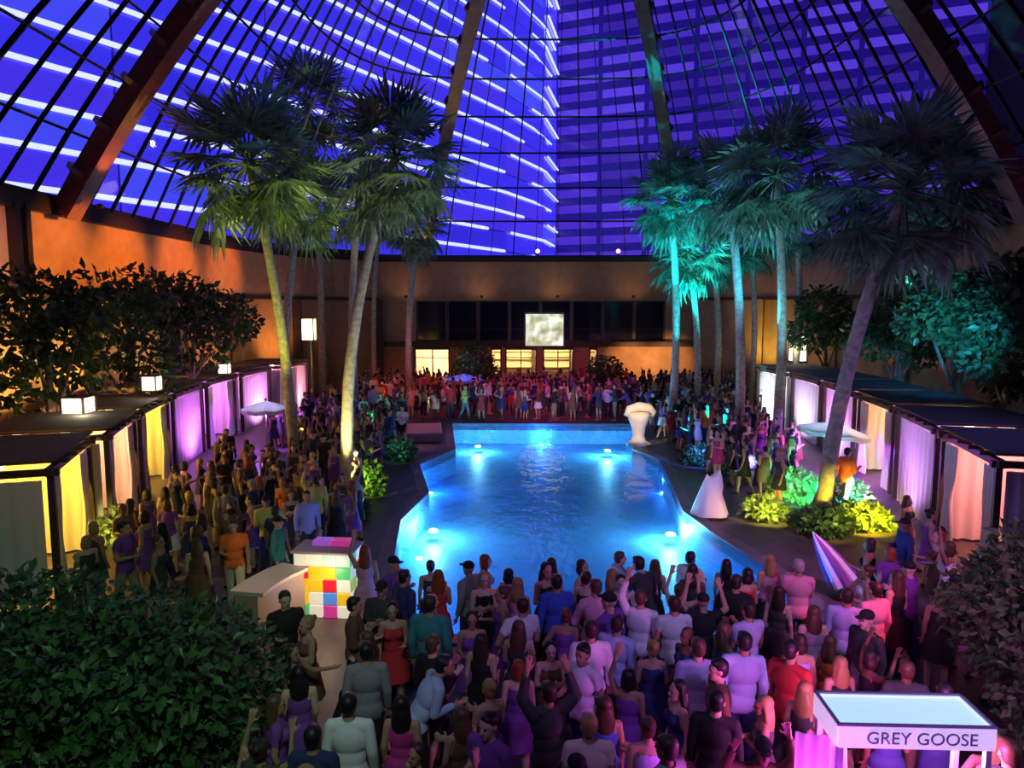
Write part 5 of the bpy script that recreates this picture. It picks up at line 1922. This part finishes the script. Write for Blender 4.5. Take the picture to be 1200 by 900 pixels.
# the people seen singly
for (px, py, face, spec, label) in SINGLE:
    q = at_z(px, py, 1.26 * spec['height'] / 1.75)
    x, y = q.x, q.y
    for tr in range(60):
        if free_floor(x, y, 0.42):
            break
        x, y = q.x + SEED.uniform(-.012, .012) * tr, q.y + SEED.uniform(-.03, .03) * tr
    PLACED.append((x, y))
    make_person(x, y, math.radians(face), spec, label, 'people at the pool party')
    USED.add(label)

q = at_z(1024, 722, 1.3)
light('red_party_light', 'SPOT', (q.x + 1.3, q.y - 0.6, 3.4), (1.0, 0.04, 0.10), 420, (q.x + 0.1, q.y, 1.3), 36, 0.6, 0.06)
CAND = []
for (zn, poly, gap, dark) in ZONES:
    xs, ys = [p[0] for p in poly], [p[1] for p in poly]
    miss = 0
    while miss < 500:
        x, y = SEED.uniform(min(xs), max(xs)), SEED.uniform(min(ys), max(ys))
        if zn == 'far' and SEED.random() < 0.25 * max(0, (y - 38) / 9):
            miss += 1
            continue
        if not inside((x, y), poly) or not free(x, y, gap):
            miss += 1
            continue
        miss = 0 if zn != 'far' else max(0, miss - 100)
        q = project((x, y, 1.7))
        if q is None or not (-10 < q[0] < 1210) or q[1] > 912:
            PLACED.append((x, y))
            continue
        PLACED.append((x, y))
        CAND.append((q[2], x, y, zn, dark, q))
CAND.sort()


def marks():
    """things a label can name, with where they stand in the picture"""
    out = []
    for nm, words in (('light_up_bar', 'the coloured bar'), ('drinks_kiosk', 'the kiosk'), ('closed_parasol', 'the tilted parasol'), ('draped_stand', 'the peaked white cloth'),
                      ('pedestal_fountain', 'the bright pedestal'), ('stone_ledge', 'the rosy ledge'), ('curved_counter', 'the pale counter')):
        p = bpy.data.objects[nm].location
        out.append((p.x, p.y, words))
    for o in COL.objects:
        if o.parent is None and o.get('category') in ('palm tree',):
            pass
    out += [(-2.9, 20.3, 'the long leaning palm'), (-5.9, 23.5, 'the leaning yellow trunk'), (7.6, 19.6, 'the dark leaning palm'), (8.8, 26.0, 'the pale blue trunk'), (6.4, 30.0, 'the thin cyan trunk'),
            (-4.4, 8.3, 'the left shrub'), (5.6, 9.2, 'the right shrub'), (-8.6, 14.5, 'the near left cabana'), (-9.6, 18.4, 'the second left cabana'), (-10.6, 22.0, 'the yellow-lit cabana'),
            (-11.3, 26.5, 'the violet cabana'), (9.8, 16.0, 'the near right cabana'), (10.6, 19.5, 'the violet right cabana'), (11.2, 23.2, 'the copper-lit cabana'),
            (1.5, 12.0, 'the pool edge'), (-1.6, 12.2, 'the left pool corner'), (4.4, 12.5, 'the right pool corner'), (1.2, 6.6, 'the bottom edge'), (-1.5, 6.9, 'the bottom edge, left'), (3.3, 6.6, 'the bottom edge, right'),
            (1.2, 9.3, 'the tall white shirt'), (2.3, 8.6, 'the lavender shirt'), (-0.9, 7.9, 'the bending blue shirt'), (0.6, 10.6, 'the deep blue shirt'), (-0.9, 10.0, 'the teal jacket'), (3.1, 8.9, 'the periwinkle shirt'), (5.3, 10.6, 'the red-spotted pink shirt'),
            (-9.0, 41.0, 'the back wall, left'), (-4.0, 43.0, 'the blue parasol'), (3.0, 42.0, 'the lit bar doors'), (9.0, 42.0, 'the back wall, right')]
    return out


MARKS = marks()


def where_of(x, y, k=0):
    m = sorted(MARKS, key=lambda a: math.hypot(a[0] - x, (a[1] - y) * 0.8))[0]
    d = math.hypot(m[0] - x, m[1] - y)
    if 'edge' in m[2] and 'bottom' in m[2]:
        return 'near ' + m[2]
    side = 'left of' if x < m[0] - 0.25 else ('right of' if x > m[0] + 0.25 else ('behind' if y > m[1] else 'before'))
    return side + ' ' + m[2]


CROWD_REST = []
for (dep, x, y, zn, dark, q) in CAND:
    face = SEED.uniform(0, 360)
    if zn == 'near':
        face = 180 + SEED.gauss(0, 55) if SEED.random() < 0.72 else SEED.gauss(0, 50)
    if N_PEOPLE[0] >= 300:
        CROWD_REST.append((x, y, math.radians(face), random_spec(dark)))
        continue
    for tr in range(200):
        spec = random_spec(dark)
        lab = describe(spec, where_of(x, y))
        short = lab
        n_w = len(short.replace('-', '-').split())
        if n_w <= 16 and short not in USED:
            break
    USED.add(short)
    make_person(x, y, math.radians(face), spec, short, 'people at the pool party')

# the far ones beyond the 300 that show largest: one crowd
LOW = {}


def low_parts(pose, fem):
    """cheap copies of a kit's meshes for the far crowd: list of (verts, faces, slot name)"""
    if (pose, fem) in LOW:
        return LOW[pose, fem]
    K = kit(pose, fem)
    out = {}
    for key, ratio in (('body', .12), ('tee', .2), ('shirt', .2), ('jacket', .2), ('top', .22), ('trousers', .2), ('shorts', .2), ('skirt', .3), ('dress', .3), ('gown', .3), ('hair_short', .22), ('hair_long', .2), ('hair_bun', .2), ('hair_bob', .2), ('hair_cap', .25)):
        if key not in K:
            continue
        o = bpy.data.objects.new('tmp', K[key])
        COL.objects.link(o)
        d = o.modifiers.new('d', 'DECIMATE')
        d.ratio = ratio
        me = bpy.data.meshes.new_from_object(o.evaluated_get(bpy.context.evaluated_depsgraph_get()))
        out[key] = (np.array([v.co[:] for v in me.vertices]), [tuple(p.vertices) for p in me.polygons])
        bpy.data.objects.remove(o)
        bpy.data.meshes.remove(me)
    LOW[pose, fem] = out
    return out


slots, slot_of = [], {}


def slot(m):
    if m.name not in slot_of:
        slot_of[m.name] = len(slots)
        slots.append(m)
    return slot_of[m.name]


V, Fc, Mi = [], [], []
nv = 0
for (x, y, rz, sp) in CROWD_REST:
    P = low_parts(sp['pose'], sp['fem'])
    use = [('body', SKIN[sp['skin']]), ('hair_' + sp['hair'], CMAT['black'] if sp['hair'] == 'cap' else HM[sp['hair_c']]), (sp['upper'], CMAT[sp['upper_c']])]
    if sp['upper'] not in ('dress', 'gown'):
        use.append((sp['lower'], CMAT[sp['lower_c']]))
    c, s = math.cos(rz), math.sin(rz)
    k = sp['height'] / 1.75
    for key, m in use:
        v, f = P[key]
        w = v * k
        w = np.stack([w[:, 0] * c - w[:, 1] * s + x, w[:, 0] * s + w[:, 1] * c + y, w[:, 2]], 1)
        V.append(w)
        Fc += [tuple(i + nv for i in q) for q in f]
        Mi += [slot(m)] * len(f)
        nv += len(v)
me = bpy.data.meshes.new('crowd')
me.from_pydata(np.concatenate(V).tolist(), [], Fc)
for m in slots:
    me.materials.append(m)
me.polygons.foreach_set('material_index', Mi)
me.polygons.foreach_set('use_smooth', [True] * len(Fc))
o = link('crowd', me)
tag(o, 'densely packed guests standing beyond the pool and far along its sides', 'crowd', None, 'stuff')
print('PEOPLE', N_PEOPLE[0], 'rest', len(CROWD_REST), 'crowd tris', len(Fc), 'last depth', CAND[299 - len(SINGLE)][0] if len(CAND) > 300 else None)
print('KIT TRIS', {k: sum(len(p.vertices) - 2 for p in K['body'].polygons) for k, K in KIT.items()})
